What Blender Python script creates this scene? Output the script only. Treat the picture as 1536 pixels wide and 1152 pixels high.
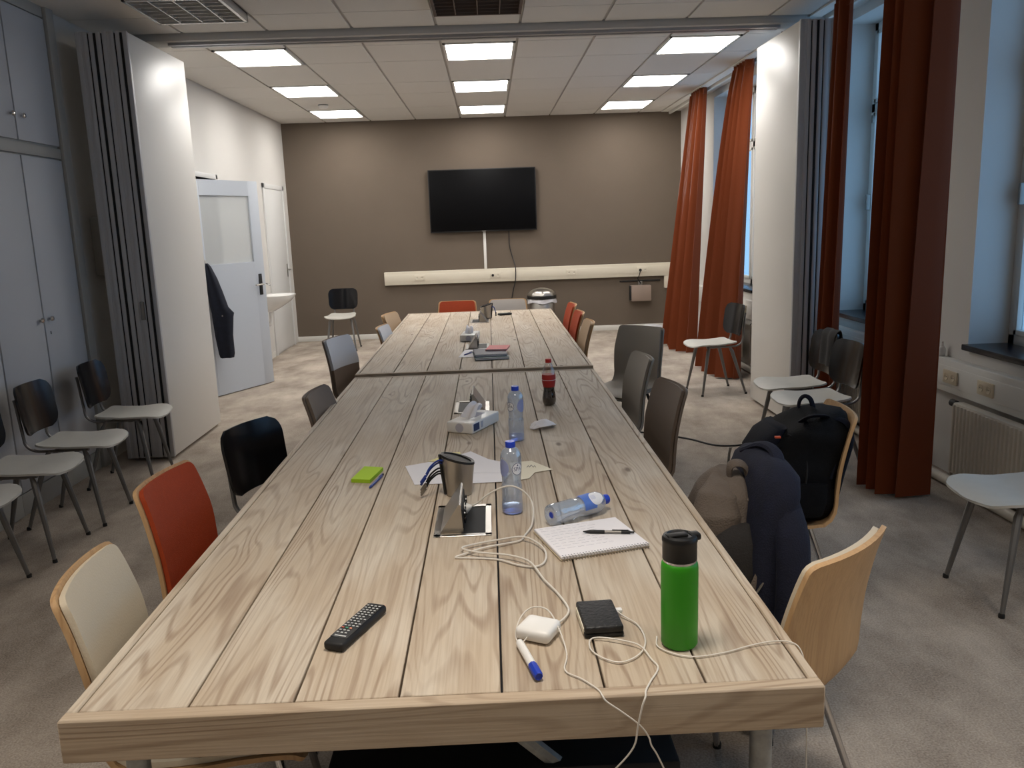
import bpy, bmesh, math, random
import numpy as np
from mathutils import Vector, Matrix

for o in list(bpy.data.objects):
    bpy.data.objects.remove(o)
scene = bpy.context.scene
COL = scene.collection
random.seed(4)
PI = math.pi

# ------------------------------------------------------------------ camera
def make_camera():
    f, pt, yw, rl = 1252.98, 0.19102, 0.02183, -0.03497
    fw = np.array([math.sin(yw)*math.cos(pt), math.cos(yw)*math.cos(pt), -math.sin(pt)])
    r = np.array([math.cos(yw), -math.sin(yw), 0.0])
    u = np.cross(r, fw)
    r2 = r*math.cos(rl) + u*math.sin(rl)
    u2 = -r*math.sin(rl) + u*math.cos(rl)
    cd = bpy.data.cameras.new('camera')
    cd.sensor_fit = 'HORIZONTAL'
    cd.sensor_width = 36.0
    cd.lens = f/1536*36.0
    cd.clip_start = 0.05
    cam = bpy.data.objects.new('camera', cd)
    m = Matrix.Identity(4)
    for i in range(3):
        m[i][0], m[i][1], m[i][2] = r2[i], u2[i], -fw[i]
    m[0][3], m[1][3], m[2][3] = 0, 0, 1.62
    cam.matrix_world = m
    COL.objects.link(cam)
    scene.camera = cam
make_camera()

# ------------------------------------------------------------------ dusk sky, exposure
w = bpy.data.worlds.new('world')
scene.world = w
w.use_nodes = True
bgn = w.node_tree.nodes['Background']
bgn.inputs['Color'].default_value = (0.30, 0.56, 0.90, 1)
bgn.inputs['Strength'].default_value = 1.7
scene.view_settings.view_transform = 'Standard'
scene.view_settings.look = 'None'
scene.view_settings.gamma = 1.0
scene.view_settings.use_curve_mapping = False
scene.view_settings.exposure = 0.0
PANEL_STRENGTH = 17.5       # lit ceiling panels of the far half
LOUVRE_WATTS = 14.5         # lit louvre fittings above the near table

# ------------------------------------------------------------------ materials
def S(r, g, b):
    def l(c):
        c /= 255.0
        return c/12.92 if c <= .04045 else ((c+.055)/1.055)**2.4
    return (l(r), l(g), l(b))
MATS = {}
def nt(m):
    return m.node_tree.nodes, m.node_tree.links
def mat(name, col, rough=.5, metal=0.0, noise=None, bump=None, spec=None, emit=0):
    if name in MATS:
        return MATS[name]
    m = bpy.data.materials.new(name)
    m.use_nodes = True
    N, L = nt(m)
    p = N['Principled BSDF']
    p.inputs['Base Color'].default_value = (*col, 1)
    p.inputs['Roughness'].default_value = rough
    p.inputs['Metallic'].default_value = metal
    if spec is not None:
        p.inputs['Specular IOR Level'].default_value = spec
    if emit:
        p.inputs['Emission Color'].default_value = (*col, 1)
        p.inputs['Emission Strength'].default_value = emit
    if noise or bump:
        tc = N.new('ShaderNodeTexCoord')
    if noise:
        sc, amt = noise
        n = N.new('ShaderNodeTexNoise')
        n.inputs['Scale'].default_value = sc
        n.inputs['Detail'].default_value = 5
        L.new(tc.outputs['Object'], n.inputs['Vector'])
        mr = N.new('ShaderNodeMapRange')
        mr.inputs[1].default_value = .3
        mr.inputs[2].default_value = .7
        mr.inputs[3].default_value = 1-amt
        mr.inputs[4].default_value = 1+amt
        L.new(n.outputs['Fac'], mr.inputs[0])
        mx = N.new('ShaderNodeMix')
        mx.data_type = 'RGBA'
        mx.blend_type = 'MULTIPLY'
        mx.inputs[0].default_value = 1
        mx.inputs[6].default_value = (*col, 1)
        L.new(mr.outputs[0], mx.inputs[7])
        L.new(mx.outputs[2], p.inputs['Base Color'])
    if bump:
        sc, st = bump
        n2 = N.new('ShaderNodeTexNoise')
        n2.inputs['Scale'].default_value = sc
        n2.inputs['Detail'].default_value = 3
        L.new(tc.outputs['Object'], n2.inputs['Vector'])
        b = N.new('ShaderNodeBump')
        b.inputs['Strength'].default_value = st
        b.inputs['Distance'].default_value = .01
        L.new(n2.outputs['Fac'], b.inputs['Height'])
        L.new(b.outputs[0], p.inputs['Normal'])
    MATS[name] = m
    return m

def wood_mat(name, light, dark, along=1, knots=True, pale=None, wscale=1.0):
    """sawn softwood: grain runs along the local axis `along`"""
    m = bpy.data.materials.new(name)
    m.use_nodes = True
    N, L = nt(m)
    p = N['Principled BSDF']
    p.inputs['Roughness'].default_value = .62
    tc = N.new('ShaderNodeTexCoord')
    oi = N.new('ShaderNodeObjectInfo')
    mul = N.new('ShaderNodeVectorMath'); mul.operation = 'SCALE'
    cmb = N.new('ShaderNodeCombineXYZ')
    for k in range(3):
        L.new(oi.outputs['Random'], cmb.inputs[k])
    L.new(cmb.outputs[0], mul.inputs[0]); mul.inputs['Scale'].default_value = 37.0
    add = N.new('ShaderNodeVectorMath'); add.operation = 'ADD'
    L.new(tc.outputs['Object'], add.inputs[0]); L.new(mul.outputs[0], add.inputs[1])
    def mapped(sc):
        mp = N.new('ShaderNodeMapping')
        mp.inputs['Scale'].default_value = sc
        L.new(add.outputs[0], mp.inputs['Vector'])
        return mp
    def axis(a, b):
        v = [a, a, a]; v[along] = b
        return v
    # knots: sparse Voronoi points; the growth rings bend round them
    vo = N.new('ShaderNodeTexVoronoi')
    vo.feature = 'F1'
    vo.inputs['Scale'].default_value = 1.0
    L.new(mapped(axis(6.0, 2.3)).outputs[0], vo.inputs['Vector'])
    bend = N.new('ShaderNodeMapRange'); bend.interpolation_type = 'SMOOTHSTEP'
    bend.inputs[1].default_value = .0; bend.inputs[2].default_value = .42
    bend.inputs[3].default_value = 1.0; bend.inputs[4].default_value = 0.0
    L.new(vo.outputs['Distance'], bend.inputs[0])
    # growth rings
    wv = N.new('ShaderNodeTexNoise')
    wv.inputs['Scale'].default_value = 1.0
    wv.inputs['Detail'].default_value = 1.5
    L.new(mapped(axis(6.5*wscale, .42*wscale)).outputs[0], wv.inputs['Vector'])
    mm = N.new('ShaderNodeMath'); mm.operation = 'MULTIPLY'; mm.inputs[1].default_value = 150
    L.new(wv.outputs['Fac'], mm.inputs[0])
    m2 = N.new('ShaderNodeMath'); m2.operation = 'MULTIPLY_ADD'; m2.inputs[1].default_value = 8.0 if knots else 0.0
    L.new(bend.outputs[0], m2.inputs[0]); L.new(mm.outputs[0], m2.inputs[2])
    sn = N.new('ShaderNodeMath'); sn.operation = 'SINE'
    L.new(m2.outputs[0], sn.inputs[0])
    ring = N.new('ShaderNodeMapRange')
    ring.inputs[1].default_value = .25; ring.inputs[2].default_value = 1.0
    ring.inputs[3].default_value = 0; ring.inputs[4].default_value = 1.0
    L.new(sn.outputs[0], ring.inputs[0])
    # rings show only in patches
    pt_ = N.new('ShaderNodeTexNoise'); pt_.inputs['Scale'].default_value = 1.0; pt_.inputs['Detail'].default_value = 2.0
    L.new(mapped(axis(5, 1.3)).outputs[0], pt_.inputs['Vector'])
    pr_ = N.new('ShaderNodeMapRange')
    pr_.inputs[1].default_value = .35; pr_.inputs[2].default_value = .65
    pr_.inputs[3].default_value = .06; pr_.inputs[4].default_value = .48
    L.new(pt_.outputs['Fac'], pr_.inputs[0])
    rm = N.new('ShaderNodeMath'); rm.operation = 'MULTIPLY'
    L.new(ring.outputs[0], rm.inputs[0]); L.new(pr_.outputs[0], rm.inputs[1])
    # fibre
    fb = N.new('ShaderNodeTexNoise')
    fb.inputs['Scale'].default_value = 1.0
    fb.inputs['Detail'].default_value = 4.0
    L.new(mapped(axis(170, 4)).outputs[0], fb.inputs['Vector'])
    fr = N.new('ShaderNodeMapRange')
    fr.inputs[1].default_value = .4; fr.inputs[2].default_value = .75
    fr.inputs[3].default_value = 0; fr.inputs[4].default_value = .30
    L.new(fb.outputs['Fac'], fr.inputs[0])
    sm = N.new('ShaderNodeMath'); sm.operation = 'ADD'; sm.use_clamp = True
    L.new(rm.outputs[0], sm.inputs[0]); L.new(fr.outputs[0], sm.inputs[1])
    # blotches of old lime wash
    bl = N.new('ShaderNodeTexNoise')
    bl.inputs['Scale'].default_value = 1.0
    bl.inputs['Detail'].default_value = 3.0
    L.new(mapped(axis(9, 2.2)).outputs[0], bl.inputs['Vector'])
    br = N.new('ShaderNodeMapRange')
    br.inputs[1].default_value = .42; br.inputs[2].default_value = .72
    L.new(bl.outputs['Fac'], br.inputs[0])
    bs = N.new('ShaderNodeMix'); bs.data_type = 'RGBA'
    bs.inputs[6].default_value = (*light, 1)
    bs.inputs[7].default_value = (*(pale or tuple(min(1, c*1.13) for c in light)), 1)
    L.new(br.outputs[0], bs.inputs[0])
    mx = N.new('ShaderNodeMix'); mx.data_type = 'RGBA'
    L.new(sm.outputs[0], mx.inputs[0]); L.new(bs.outputs[2], mx.inputs[6])
    mx.inputs[7].default_value = (*dark, 1)
    out = mx.outputs[2]
    if knots:
        kr = N.new('ShaderNodeMapRange')
        kr.inputs[1].default_value = .035; kr.inputs[2].default_value = .085
        kr.inputs[3].default_value = .8; kr.inputs[4].default_value = 0
        L.new(vo.outputs['Distance'], kr.inputs[0])
        mk = N.new('ShaderNodeMix'); mk.data_type = 'RGBA'
        L.new(kr.outputs[0], mk.inputs[0]); L.new(out, mk.inputs[6])
        mk.inputs[7].default_value = (*[c*.55 for c in dark], 1)
        out = mk.outputs[2]
    # plank to plank tone
    vr = N.new('ShaderNodeMapRange')
    vr.inputs[3].default_value = .93; vr.inputs[4].default_value = 1.06
    L.new(oi.outputs['Random'], vr.inputs[0])
    tone = N.new('ShaderNodeMix'); tone.data_type = 'RGBA'; tone.blend_type = 'MULTIPLY'
    tone.inputs[0].default_value = 1
    L.new(out, tone.inputs[6]); L.new(vr.outputs[0], tone.inputs[7])
    L.new(tone.outputs[2], p.inputs['Base Color'])
    bp = N.new('ShaderNodeBump')
    bp.inputs['Strength'].default_value = .25; bp.inputs['Distance'].default_value = .004
    L.new(sm.outputs[0], bp.inputs['Height']); L.new(bp.outputs[0], p.inputs['Normal'])
    MATS[name] = m
    return m

def carpet_mat():
    m = bpy.data.materials.new('carpet')
    m.use_nodes = True
    N, L = nt(m)
    p = N['Principled BSDF']
    p.inputs['Roughness'].default_value = .95
    p.inputs['Specular IOR Level'].default_value = .1
    tc = N.new('ShaderNodeTexCoord')
    n1 = N.new('ShaderNodeTexNoise'); n1.inputs['Scale'].default_value = 3.2; n1.inputs['Detail'].default_value = 8; n1.inputs['Roughness'].default_value = .65
    mp = N.new('ShaderNodeMapping'); mp.inputs['Scale'].default_value = (1, .55, 1)
    L.new(tc.outputs['Object'], mp.inputs[0]); L.new(mp.outputs[0], n1.inputs['Vector'])
    bk = N.new('ShaderNodeTexBrick')
    bk.inputs['Color1'].default_value = (.42, .42, .42, 1); bk.inputs['Color2'].default_value = (.58, .58, .58, 1)
    bk.inputs['Mortar'].default_value = (.5, .5, .5, 1)
    bk.inputs['Scale'].default_value = 1; bk.inputs['Mortar Size'].default_value = 0
    bk.inputs['Brick Width'].default_value = 1.0; bk.inputs['Row Height'].default_value = .25
    L.new(tc.outputs['Object'], bk.inputs['Vector'])
    n2 = N.new('ShaderNodeTexNoise'); n2.inputs['Scale'].default_value = 150; n2.inputs['Detail'].default_value = 2
    L.new(tc.outputs['Object'], n2.inputs['Vector'])
    def mad(src, k, off, add=None):
        a = N.new('ShaderNodeMath'); a.operation = 'MULTIPLY_ADD'
        L.new(src, a.inputs[0]); a.inputs[1].default_value = k
        if add is None:
            a.inputs[2].default_value = off
        else:
            L.new(add, a.inputs[2])
        return a.outputs[0]
    v = mad(n1.outputs['Fac'], 1.1, -.3)
    v = mad(bk.outputs['Color'], .45, 0, v)
    v = mad(n2.outputs['Fac'], .75, 0, v)
    rp = N.new('ShaderNodeMapRange')
    rp.inputs[1].default_value = .50; rp.inputs[2].default_value = 1.2
    L.new(v, rp.inputs[0])
    mx = N.new('ShaderNodeMix'); mx.data_type = 'RGBA'
    mx.inputs[6].default_value = (*S(118, 106, 96), 1); mx.inputs[7].default_value = (*S(204, 192, 178), 1)
    L.new(rp.outputs[0], mx.inputs[0]); L.new(mx.outputs[2], p.inputs['Base Color'])
    bp = N.new('ShaderNodeBump'); bp.inputs['Strength'].default_value = .5; bp.inputs['Distance'].default_value = .006
    L.new(n2.outputs['Fac'], bp.inputs['Height']); L.new(bp.outputs[0], p.inputs['Normal'])
    MATS['carpet'] = m
    return m

def clear_mat(name, tint, gloss=.16, haze=0.0):
    m = bpy.data.materials.new(name)
    m.use_nodes = True
    N, L = nt(m)
    N.remove(N['Principled BSDF'])
    tr = N.new('ShaderNodeBsdfTransparent'); tr.inputs['Color'].default_value = (*tint, 1)
    gl = N.new('ShaderNodeBsdfGlossy'); gl.inputs['Roughness'].default_value = .06
    lw = N.new('ShaderNodeLayerWeight'); lw.inputs['Blend'].default_value = .35
    mr = N.new('ShaderNodeMapRange'); mr.inputs[3].default_value = gloss*.45; mr.inputs[4].default_value = min(1, gloss*4)
    L.new(lw.outputs['Facing'], mr.inputs[0])
    mx = N.new('ShaderNodeMixShader')
    L.new(mr.outputs[0], mx.inputs[0]); L.new(tr.outputs[0], mx.inputs[1]); L.new(gl.outputs[0], mx.inputs[2])
    out = mx.outputs[0]
    if haze:
        df = N.new('ShaderNodeBsdfDiffuse'); df.inputs['Color'].default_value = (*[min(1, c*.95) for c in tint], 1)
        m3 = N.new('ShaderNodeMixShader'); m3.inputs[0].default_value = haze
        L.new(out, m3.inputs[1]); L.new(df.outputs[0], m3.inputs[2])
        out = m3.outputs[0]
    L.new(out, N['Material Output'].inputs['Surface'])
    MATS[name] = m
    return m

def curtain_mat():
    m = bpy.data.materials.new('curtain_fabric')
    m.use_nodes = True
    N, L = nt(m)
    p = N['Principled BSDF']
    p.inputs['Base Color'].default_value = (*S(122, 55, 19), 1)
    p.inputs['Roughness'].default_value = .8
    p.inputs['Sheen Weight'].default_value = .25
    p.inputs['Specular IOR Level'].default_value = .2
    t = N.new('ShaderNodeBsdfTranslucent'); t.inputs['Color'].default_value = (*S(160, 74, 44), 1)
    mx = N.new('ShaderNodeMixShader'); mx.inputs[0].default_value = .14
    L.new(p.outputs[0], mx.inputs[1]); L.new(t.outputs[0], mx.inputs[2])
    L.new(mx.outputs[0], N['Material Output'].inputs['Surface'])
    MATS['curtain_fabric'] = m
    return m

wood_mat('scaffold_wood', S(189, 172, 150), S(126, 99, 76), along=1, pale=S(206, 195, 178))
wood_mat('scaffold_wood_cross', S(182, 162, 138), S(122, 97, 74), along=0, pale=S(194, 178, 157))
wood_mat('beech_ply', S(194, 157, 113), S(166, 127, 88), along=2, knots=False, wscale=.7)
carpet_mat(); curtain_mat()
clear_mat('bottle_clear', (.80, .88, .99), .32, .22); clear_mat('cola_clear', (.90, .88, .86)); clear_mat('window_glass', (.93, .97, .99), .08)
clear_mat('door_pane', (.80, .82, .82), .03, .55); clear_mat('water', (.40, .60, .97), .1, .15)  # last one: bottle-base tint painting the blue cap's refraction
mat('wall_white', S(214, 211, 206), .85, noise=(1.5, .02), bump=(60, .03))
mat('wall_brown', S(105, 93, 81), .85, noise=(2, .03), bump=(60, .04))
mat('ceiling_tile', S(216, 212, 206), .9, bump=(180, .08))
mat('ceiling_grid', S(176, 172, 168), .6)
mat('beam_grey', S(190, 187, 183), .5)
mat('alu', S(176, 178, 182), .38, .9)
mat('alu_matte', S(188, 187, 188), .5, .1)
mat('rubber', S(18, 17, 18), .7)
mat('panel_white', S(222, 219, 213), .42, noise=(1, .01))
mat('trim_white', S(226, 224, 218), .5)
mat('door_white', S(222, 222, 220), .45)
mat('door_grey', S(190, 196, 204), .45)
mat('cab_white', S(186, 188, 192), .5)
mat('cab_edge', S(168, 166, 160), .55)
mat('black_gloss', S(9, 9, 13), .22)
mat('black_matte', S(18, 18, 19), .6)
mat('black_leather', S(20, 20, 22), .5, noise=(40, .2), bump=(120, .3))
mat('screen', S(3, 3, 5), .5, spec=.12)
mat('chrome', S(210, 210, 212), .14, 1.0)
mat('steel', S(176, 172, 166), .33, 1.0, bump=(3, .02))
mat('steel_soft', S(150, 146, 140), .42, .85)
mat('galvanised', S(160, 162, 160), .5, .55, noise=(60, .14))
mat('revolt_steel', S(122, 120, 118), .45, .5)
mat('seat_grey', S(198, 195, 186), .5, noise=(14, .03))
mat('revolt_black', S(10, 11, 16), .2)
mat('pad_cream', S(206, 194, 172), .6, bump=(200, .1))
mat('pad_orange', S(166, 60, 15), .75, noise=(60, .05), bump=(300, .15))
mat('pad_grey', S(184, 178, 172), .7, bump=(300, .12))
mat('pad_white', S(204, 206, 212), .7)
mat('pad_beige', S(186, 160, 130), .7, bump=(300, .12))
mat('taupe', S(122, 106, 92), .6, bump=(300, .1))
mat('taupe_grey', S(156, 148, 137), .6, bump=(300, .1))
mat('ceramic', S(236, 235, 232), .12)
mat('plastic_white', S(232, 230, 226), .35)
mat('cable_white', S(222, 216, 206), .45)
mat('plastic_cream', S(222, 214, 196), .45)
mat('socket_beige', S(206, 192, 166), .5)
mat('radiator', S(206, 198, 184), .45)
mat('sill_black', S(20, 22, 30), .25)
mat('green_paint', S(48, 150, 12), .42)
mat('lid_black', S(16, 16, 16), .42)
mat('blue_cap', S(26, 62, 190), .35)
mat('red_cap', S(196, 34, 28), .4)
mat('red_label', S(176, 44, 38), .5)
mat('cola', S(34, 14, 10), .15)
mat('label_blue', S(86, 122, 204), .5)
mat('label_lilac', S(148, 158, 204), .5)
mat('label_white', S(232, 234, 240), .5)
mat('label_navy', S(40, 58, 100), .5)
mat('paper', S(238, 235, 238), .8)
mat('paper_cream', S(236, 228, 206), .8)
mat('paper_yellow', S(236, 226, 160), .8)
mat('card', S(196, 180, 150), .8)
mat('ink', S(70, 70, 84), .8)
mat('ink_faint', S(186, 184, 196), .8)
mat('sticky_green', S(176, 214, 40), .75)
mat('sticky_green_edge', S(160, 198, 36), .8)
mat('pen_blue', S(34, 60, 140), .35)
mat('button_grey', S(190, 190, 188), .5)
mat('button_red', S(214, 88, 52), .5)
mat('button_green', S(60, 150, 110), .5)
mat('button_blue', S(70, 80, 190), .5)
mat('button_orange', S(236, 150, 110), .5)
mat('marker_blue', S(28, 60, 176), .4)
mat('navy_cloth', S(17, 21, 42), .9, noise=(20, .2), bump=(200, .3))
mat('navy_jeans', S(16, 21, 36), .9, noise=(30, .25), bump=(260, .3))
mat('bag_black', S(8, 9, 13), .8, noise=(30, .25), bump=(220, .35), spec=.2)
mat('bag_navy', S(11, 14, 28), .8, bump=(220, .3), spec=.2)
mat('bag_taupe', S(104, 93, 84), .85, noise=(14, .12), bump=(180, .4))
mat('bag_dark', S(38, 35, 34), .85, bump=(180, .3))
mat('dark_cable', S(40, 38, 40), .6)
mat('speaker_grey', S(150, 132, 120), .6, bump=(300, .3))
mat('dark_tray', S(26, 26, 30), .7)
mat('bin_bag', S(214, 214, 218), .4)
mat('grille_brown', S(96, 80, 70), .7)
mat('reflector', S(206, 204, 200), .25, .6)
mat('light_panel', (1.0, .965, .92), .5, emit=PANEL_STRENGTH)
mat('tube_lit', (1.0, .90, .76), .5, emit=3.0)
mat('book_red', S(206, 66, 66), .5)
mat('book_navy', S(30, 36, 60), .5)
mat('book_teal', S(66, 92, 96), .5)

# ------------------------------------------------------------------ geometry helpers
def catmull(P, n=6):
    P = [Vector(p) for p in P]
    out = []
    for i in range(len(P)-1):
        p0 = P[i-1] if i else P[0]*2-P[1]
        p1, p2 = P[i], P[i+1]
        p3 = P[i+2] if i+2 < len(P) else P[-1]*2-P[-2]
        for k in range(n):
            t = k/n
            out.append(.5*((2*p1)+(p2-p0)*t+(2*p0-5*p1+4*p2-p3)*t*t+(3*p1-p0-3*p2+p3)*t**3))
    out.append(P[-1])
    return out

class G:
    def __init__(s):
        s.v = []; s.f = []
    def add(s, v, f, M=None):
        b = len(s.v)
        s.v += [tuple(M @ Vector(p)) if M else tuple(p) for p in v]
        s.f += [tuple(i+b for i in q) for q in f]
        return s
    def box(s, x0, x1, y0, y1, z0, z1, bev=0, seg=2, M=None):
        bm = bmesh.new()
        bmesh.ops.create_cube(bm, size=1)
        for v in bm.verts:
            v.co = Vector(((x0+x1)/2+v.co.x*(x1-x0), (y0+y1)/2+v.co.y*(y1-y0), (z0+z1)/2+v.co.z*(z1-z0)))
        if bev:
            bmesh.ops.bevel(bm, geom=bm.edges[:], offset=bev, segments=seg, profile=.5, affect='EDGES')
        bm.verts.index_update()
        s.add([v.co.copy() for v in bm.verts], [[v.index for v in f.verts] for f in bm.faces], M)
        bm.free()
        return s
    def tube(s, P, r, n=8, smooth=0, M=None, flat=1.0):
        if smooth:
            P = catmull(P, smooth)
        P = [Vector(p) for p in P]
        m = len(P)
        R = r if isinstance(r, (list, tuple)) else [r]*m
        if len(R) != m:
            R = [np.interp(i/(m-1), np.linspace(0, 1, len(R)), R) for i in range(m)]
        T = []
        for i in range(m):
            a = P[min(i+1, m-1)]-P[max(i-1, 0)]
            T.append(a.normalized() if a.length > 1e-9 else Vector((0, 0, 1)))
        up = Vector((0, 0, 1)) if abs(T[0].z) < .9 else Vector((1, 0, 0))
        u = (up-T[0]*up.dot(T[0])).normalized()
        v = []; f = []
        for i in range(m):
            u = (u-T[i]*u.dot(T[i])).normalized()
            wv = T[i].cross(u)
            for k in range(n):
                a = 2*PI*k/n
                v.append(P[i]+(u*math.cos(a)*flat+wv*math.sin(a))*R[i])
        for i in range(m-1):
            for k in range(n):
                f.append((i*n+k, i*n+(k+1) % n, (i+1)*n+(k+1) % n, (i+1)*n+k))
        f.append(tuple(range(n-1, -1, -1)))
        f.append(tuple((m-1)*n+k for k in range(n)))
        return s.add(v, f, M)
    def lathe(s, prof, n=24, M=None, ang=None):
        """prof: (r,z) list; closed all round unless ang=(a0,a1)"""
        v = []; f = []
        full = ang is None
        cnt = n if full else n+1
        for r, z in prof:
            for k in range(cnt):
                a = 2*PI*k/n if full else ang[0]+(ang[1]-ang[0])*k/n
                v.append((r*math.cos(a), r*math.sin(a), z))
        for i in range(len(prof)-1):
            for k in range(n):
                k2 = (k+1) % cnt if full else k+1
                f.append((i*cnt+k, i*cnt+k2, (i+1)*cnt+k2, (i+1)*cnt+k))
        if full:
            if prof[0][0] > 1e-5:
                f.append(tuple(range(n-1, -1, -1)))
            if prof[-1][0] > 1e-5:
                f.append(tuple((len(prof)-1)*n+k for k in range(n)))
        return s.add(v, f, M)
    def prism(s, poly, axis, a, b, M=None):
        n = len(poly)
        def P(p, t):
            if axis == 'x': return (t, p[0], p[1])
            if axis == 'y': return (p[0], t, p[1])
            return (p[0], p[1], t)
        v = [P(p, a) for p in poly]+[P(p, b) for p in poly]
        f = [tuple(range(n)), tuple(range(2*n-1, n-1, -1))]
        f += [(i+n, (i+1) % n+n, (i+1) % n, i) for i in range(n)]
        return s.add(v, f, M)
    def slab(s, A, th, off=0.0, M=None):
        """closed sheet of thickness th from a grid of points A[i][j]; front side offset by off along the normal"""
        A = np.array(A, float)
        nu, nv = A.shape[:2]
        du = np.gradient(A, axis=0); dv = np.gradient(A, axis=1)
        nn = np.cross(du, dv)
        nn /= np.linalg.norm(nn, axis=2, keepdims=True)+1e-12
        F = A+nn*off; B = A+nn*(off-th)
        v = [tuple(p) for p in F.reshape(-1, 3)]+[tuple(p) for p in B.reshape(-1, 3)]
        o = nu*nv
        f = []
        for i in range(nu-1):
            for j in range(nv-1):
                a, b, c, d = i*nv+j, (i+1)*nv+j, (i+1)*nv+j+1, i*nv+j+1
                f.append((a, b, c, d)); f.append((o+d, o+c, o+b, o+a))
        ring = [(i, 0) for i in range(nu)]+[(nu-1, j) for j in range(1, nv)]+[(i, nv-1) for i in range(nu-2, -1, -1)]+[(0, j) for j in range(nv-2, 0, -1)]
        idx = [i*nv+j for i, j in ring]
        for k in range(len(idx)):
            a, b = idx[k], idx[(k+1) % len(idx)]
            f.append((b, a, o+a, o+b))
        return s.add(v, f, M)
    def loft(s, secs, caps=True, M=None):
        n = len(secs[0])
        v = [p for q in secs for p in q]
        f = []
        for i in range(len(secs)-1):
            for k in range(n):
                f.append((i*n+k, i*n+(k+1) % n, (i+1)*n+(k+1) % n, (i+1)*n+k))
        if caps:
            f.append(tuple(range(n-1, -1, -1)))
            f.append(tuple((len(secs)-1)*n+k for k in range(n)))
        return s.add(v, f, M)
    def sphere(s, c, r, n=12, sz=1.0, sx=1.0, sy=1.0):
        v = []; f = []
        m = n//2
        for i in range(m+1):
            t = PI*i/m
            for k in range(n):
                a = 2*PI*k/n
                v.append((c[0]+r*sx*math.sin(t)*math.cos(a), c[1]+r*sy*math.sin(t)*math.sin(a), c[2]-r*sz*math.cos(t)))
        for i in range(m):
            for k in range(n):
                f.append((i*n+k, i*n+(k+1) % n, (i+1)*n+(k+1) % n, (i+1)*n+k))
        return s.add(v, f)
    def mesh(s, name, material, smooth=40):
        me = bpy.data.meshes.new(name)
        me.from_pydata(s.v, [], s.f)
        bm = bmesh.new(); bm.from_mesh(me)
        bmesh.ops.remove_doubles(bm, verts=bm.verts, dist=1e-6)
        bmesh.ops.recalc_face_normals(bm, faces=bm.faces)
        bm.to_mesh(me); bm.free()
        if smooth:
            me.polygons.foreach_set('use_smooth', [True]*len(me.polygons))
            me.set_sharp_from_angle(angle=math.radians(smooth))
        me.materials.append(MATS[material])
        return me
    def build(s, name, material, parent=None, smooth=40, loc=None, rot=None):
        return link(name, s.mesh(name, material, smooth), parent, loc, rot)

def link(name, data, parent=None, loc=None, rot=None):
    o = bpy.data.objects.new(name, data)
    COL.objects.link(o)
    if parent is not None:
        o.parent = parent
    if loc is not None:
        o.location = loc
    if rot is not None:
        o.rotation_euler = rot
    return o
def tag(o, label, cat, group=None):
    o['label'] = label; o['category'] = cat
    if group:
        o['group'] = group
    return o
def thing(name, label, cat, loc=(0, 0, 0), rz=0, group=None):
    o = link(name, None, None, loc, (0, 0, math.radians(rz)))
    o.empty_display_size = .1
    return tag(o, label, cat, group)
def struct(o):
    o['kind'] = 'structure'
    return o
def copy_tree(o, parent=None):
    c = o.copy(); COL.objects.link(c); c.parent = parent
    for ch in list(o.children):
        copy_tree(ch, c)
    return c
def place(proto, used, loc, rz, label):
    o = proto if not used else copy_tree(proto)
    o.location = loc; o.rotation_euler = (0, 0, math.radians(rz)); o['label'] = label
    return o
def ell(cx, cy, rx, ry, z, n=24, p=2.0, rot=0):
    out = []
    for k in range(n):
        a = 2*PI*k/n
        c, si = math.cos(a), math.sin(a)
        x = rx*math.copysign(abs(c)**(2/p), c); y = ry*math.copysign(abs(si)**(2/p), si)
        out.append((cx+x*math.cos(rot)-y*math.sin(rot), cy+x*math.sin(rot)+y*math.cos(rot), z))
    return out
def text_mesh(txt, size):
    cu = bpy.data.curves.new('lettering', 'FONT')
    cu.body = txt; cu.size = size; cu.align_x = 'CENTER'; cu.align_y = 'CENTER'
    cu.resolution_u = 3
    ob = bpy.data.objects.new('lettering_tmp', cu)
    COL.objects.link(ob)
    bpy.context.view_layer.update()
    me = bpy.data.meshes.new_from_object(ob.evaluated_get(bpy.context.evaluated_depsgraph_get()))
    v = [p.co.copy() for p in me.vertices]; f = [tuple(p.vertices) for p in me.polygons]
    bpy.data.objects.remove(ob); bpy.data.curves.remove(cu); bpy.data.meshes.remove(me)
    return v, f
# ------------------------------------------------------------------ the room
XL, XR, YB, YF, ZC = -2.85, 2.80, 12.29, -1.6, 3.10
struct(G().box(-4.4, 3.2, YF-.1, YB+.1, -.1, 0).build('floor', 'carpet', smooth=0))
ceil = struct(G().box(XL-.1, XR+.4, YF-.1, YB+.1, ZC, ZC+.1).build('ceiling', 'ceiling_grid', smooth=0))
struct(G().box(XL-.1, XR+.4, YB, YB+.1, 0, ZC).build('wall_back', 'wall_brown', smooth=0))
struct(G().box(XL-.1, XR+.4, YF-.1, YF, 0, ZC).build('wall_front', 'wall_white', smooth=0))
DY0, DY1, DH = 8.16, 9.12, 2.17
gl = G().box(XL-.12, XL, YF, DY0, 0, ZC).box(XL-.12, XL, DY1, YB, 0, ZC).box(XL-.12, XL, DY0, DY1, DH, ZC)
struct(gl.build('wall_left', 'wall_white', smooth=0))
gc = G().box(-4.4, -4.3, 7.2, 10.2, 0, 2.6).box(-4.3, XL-.12, 7.1, 7.2, 0, 2.6).box(-4.3, XL-.12, 10.2, 10.3, 0, 2.6).box(-4.4, XL-.12, 7.1, 10.3, 2.6, 2.7)
struct(gc.build('wall_corridor', 'wall_white', smooth=0))
WIN = [(1.28, 2.95), (3.15, 4.80), (5.42, 6.74), (6.95, 8.62), (8.84, 10.52)]
WZ0, WZ1 = .82, 3.02
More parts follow.
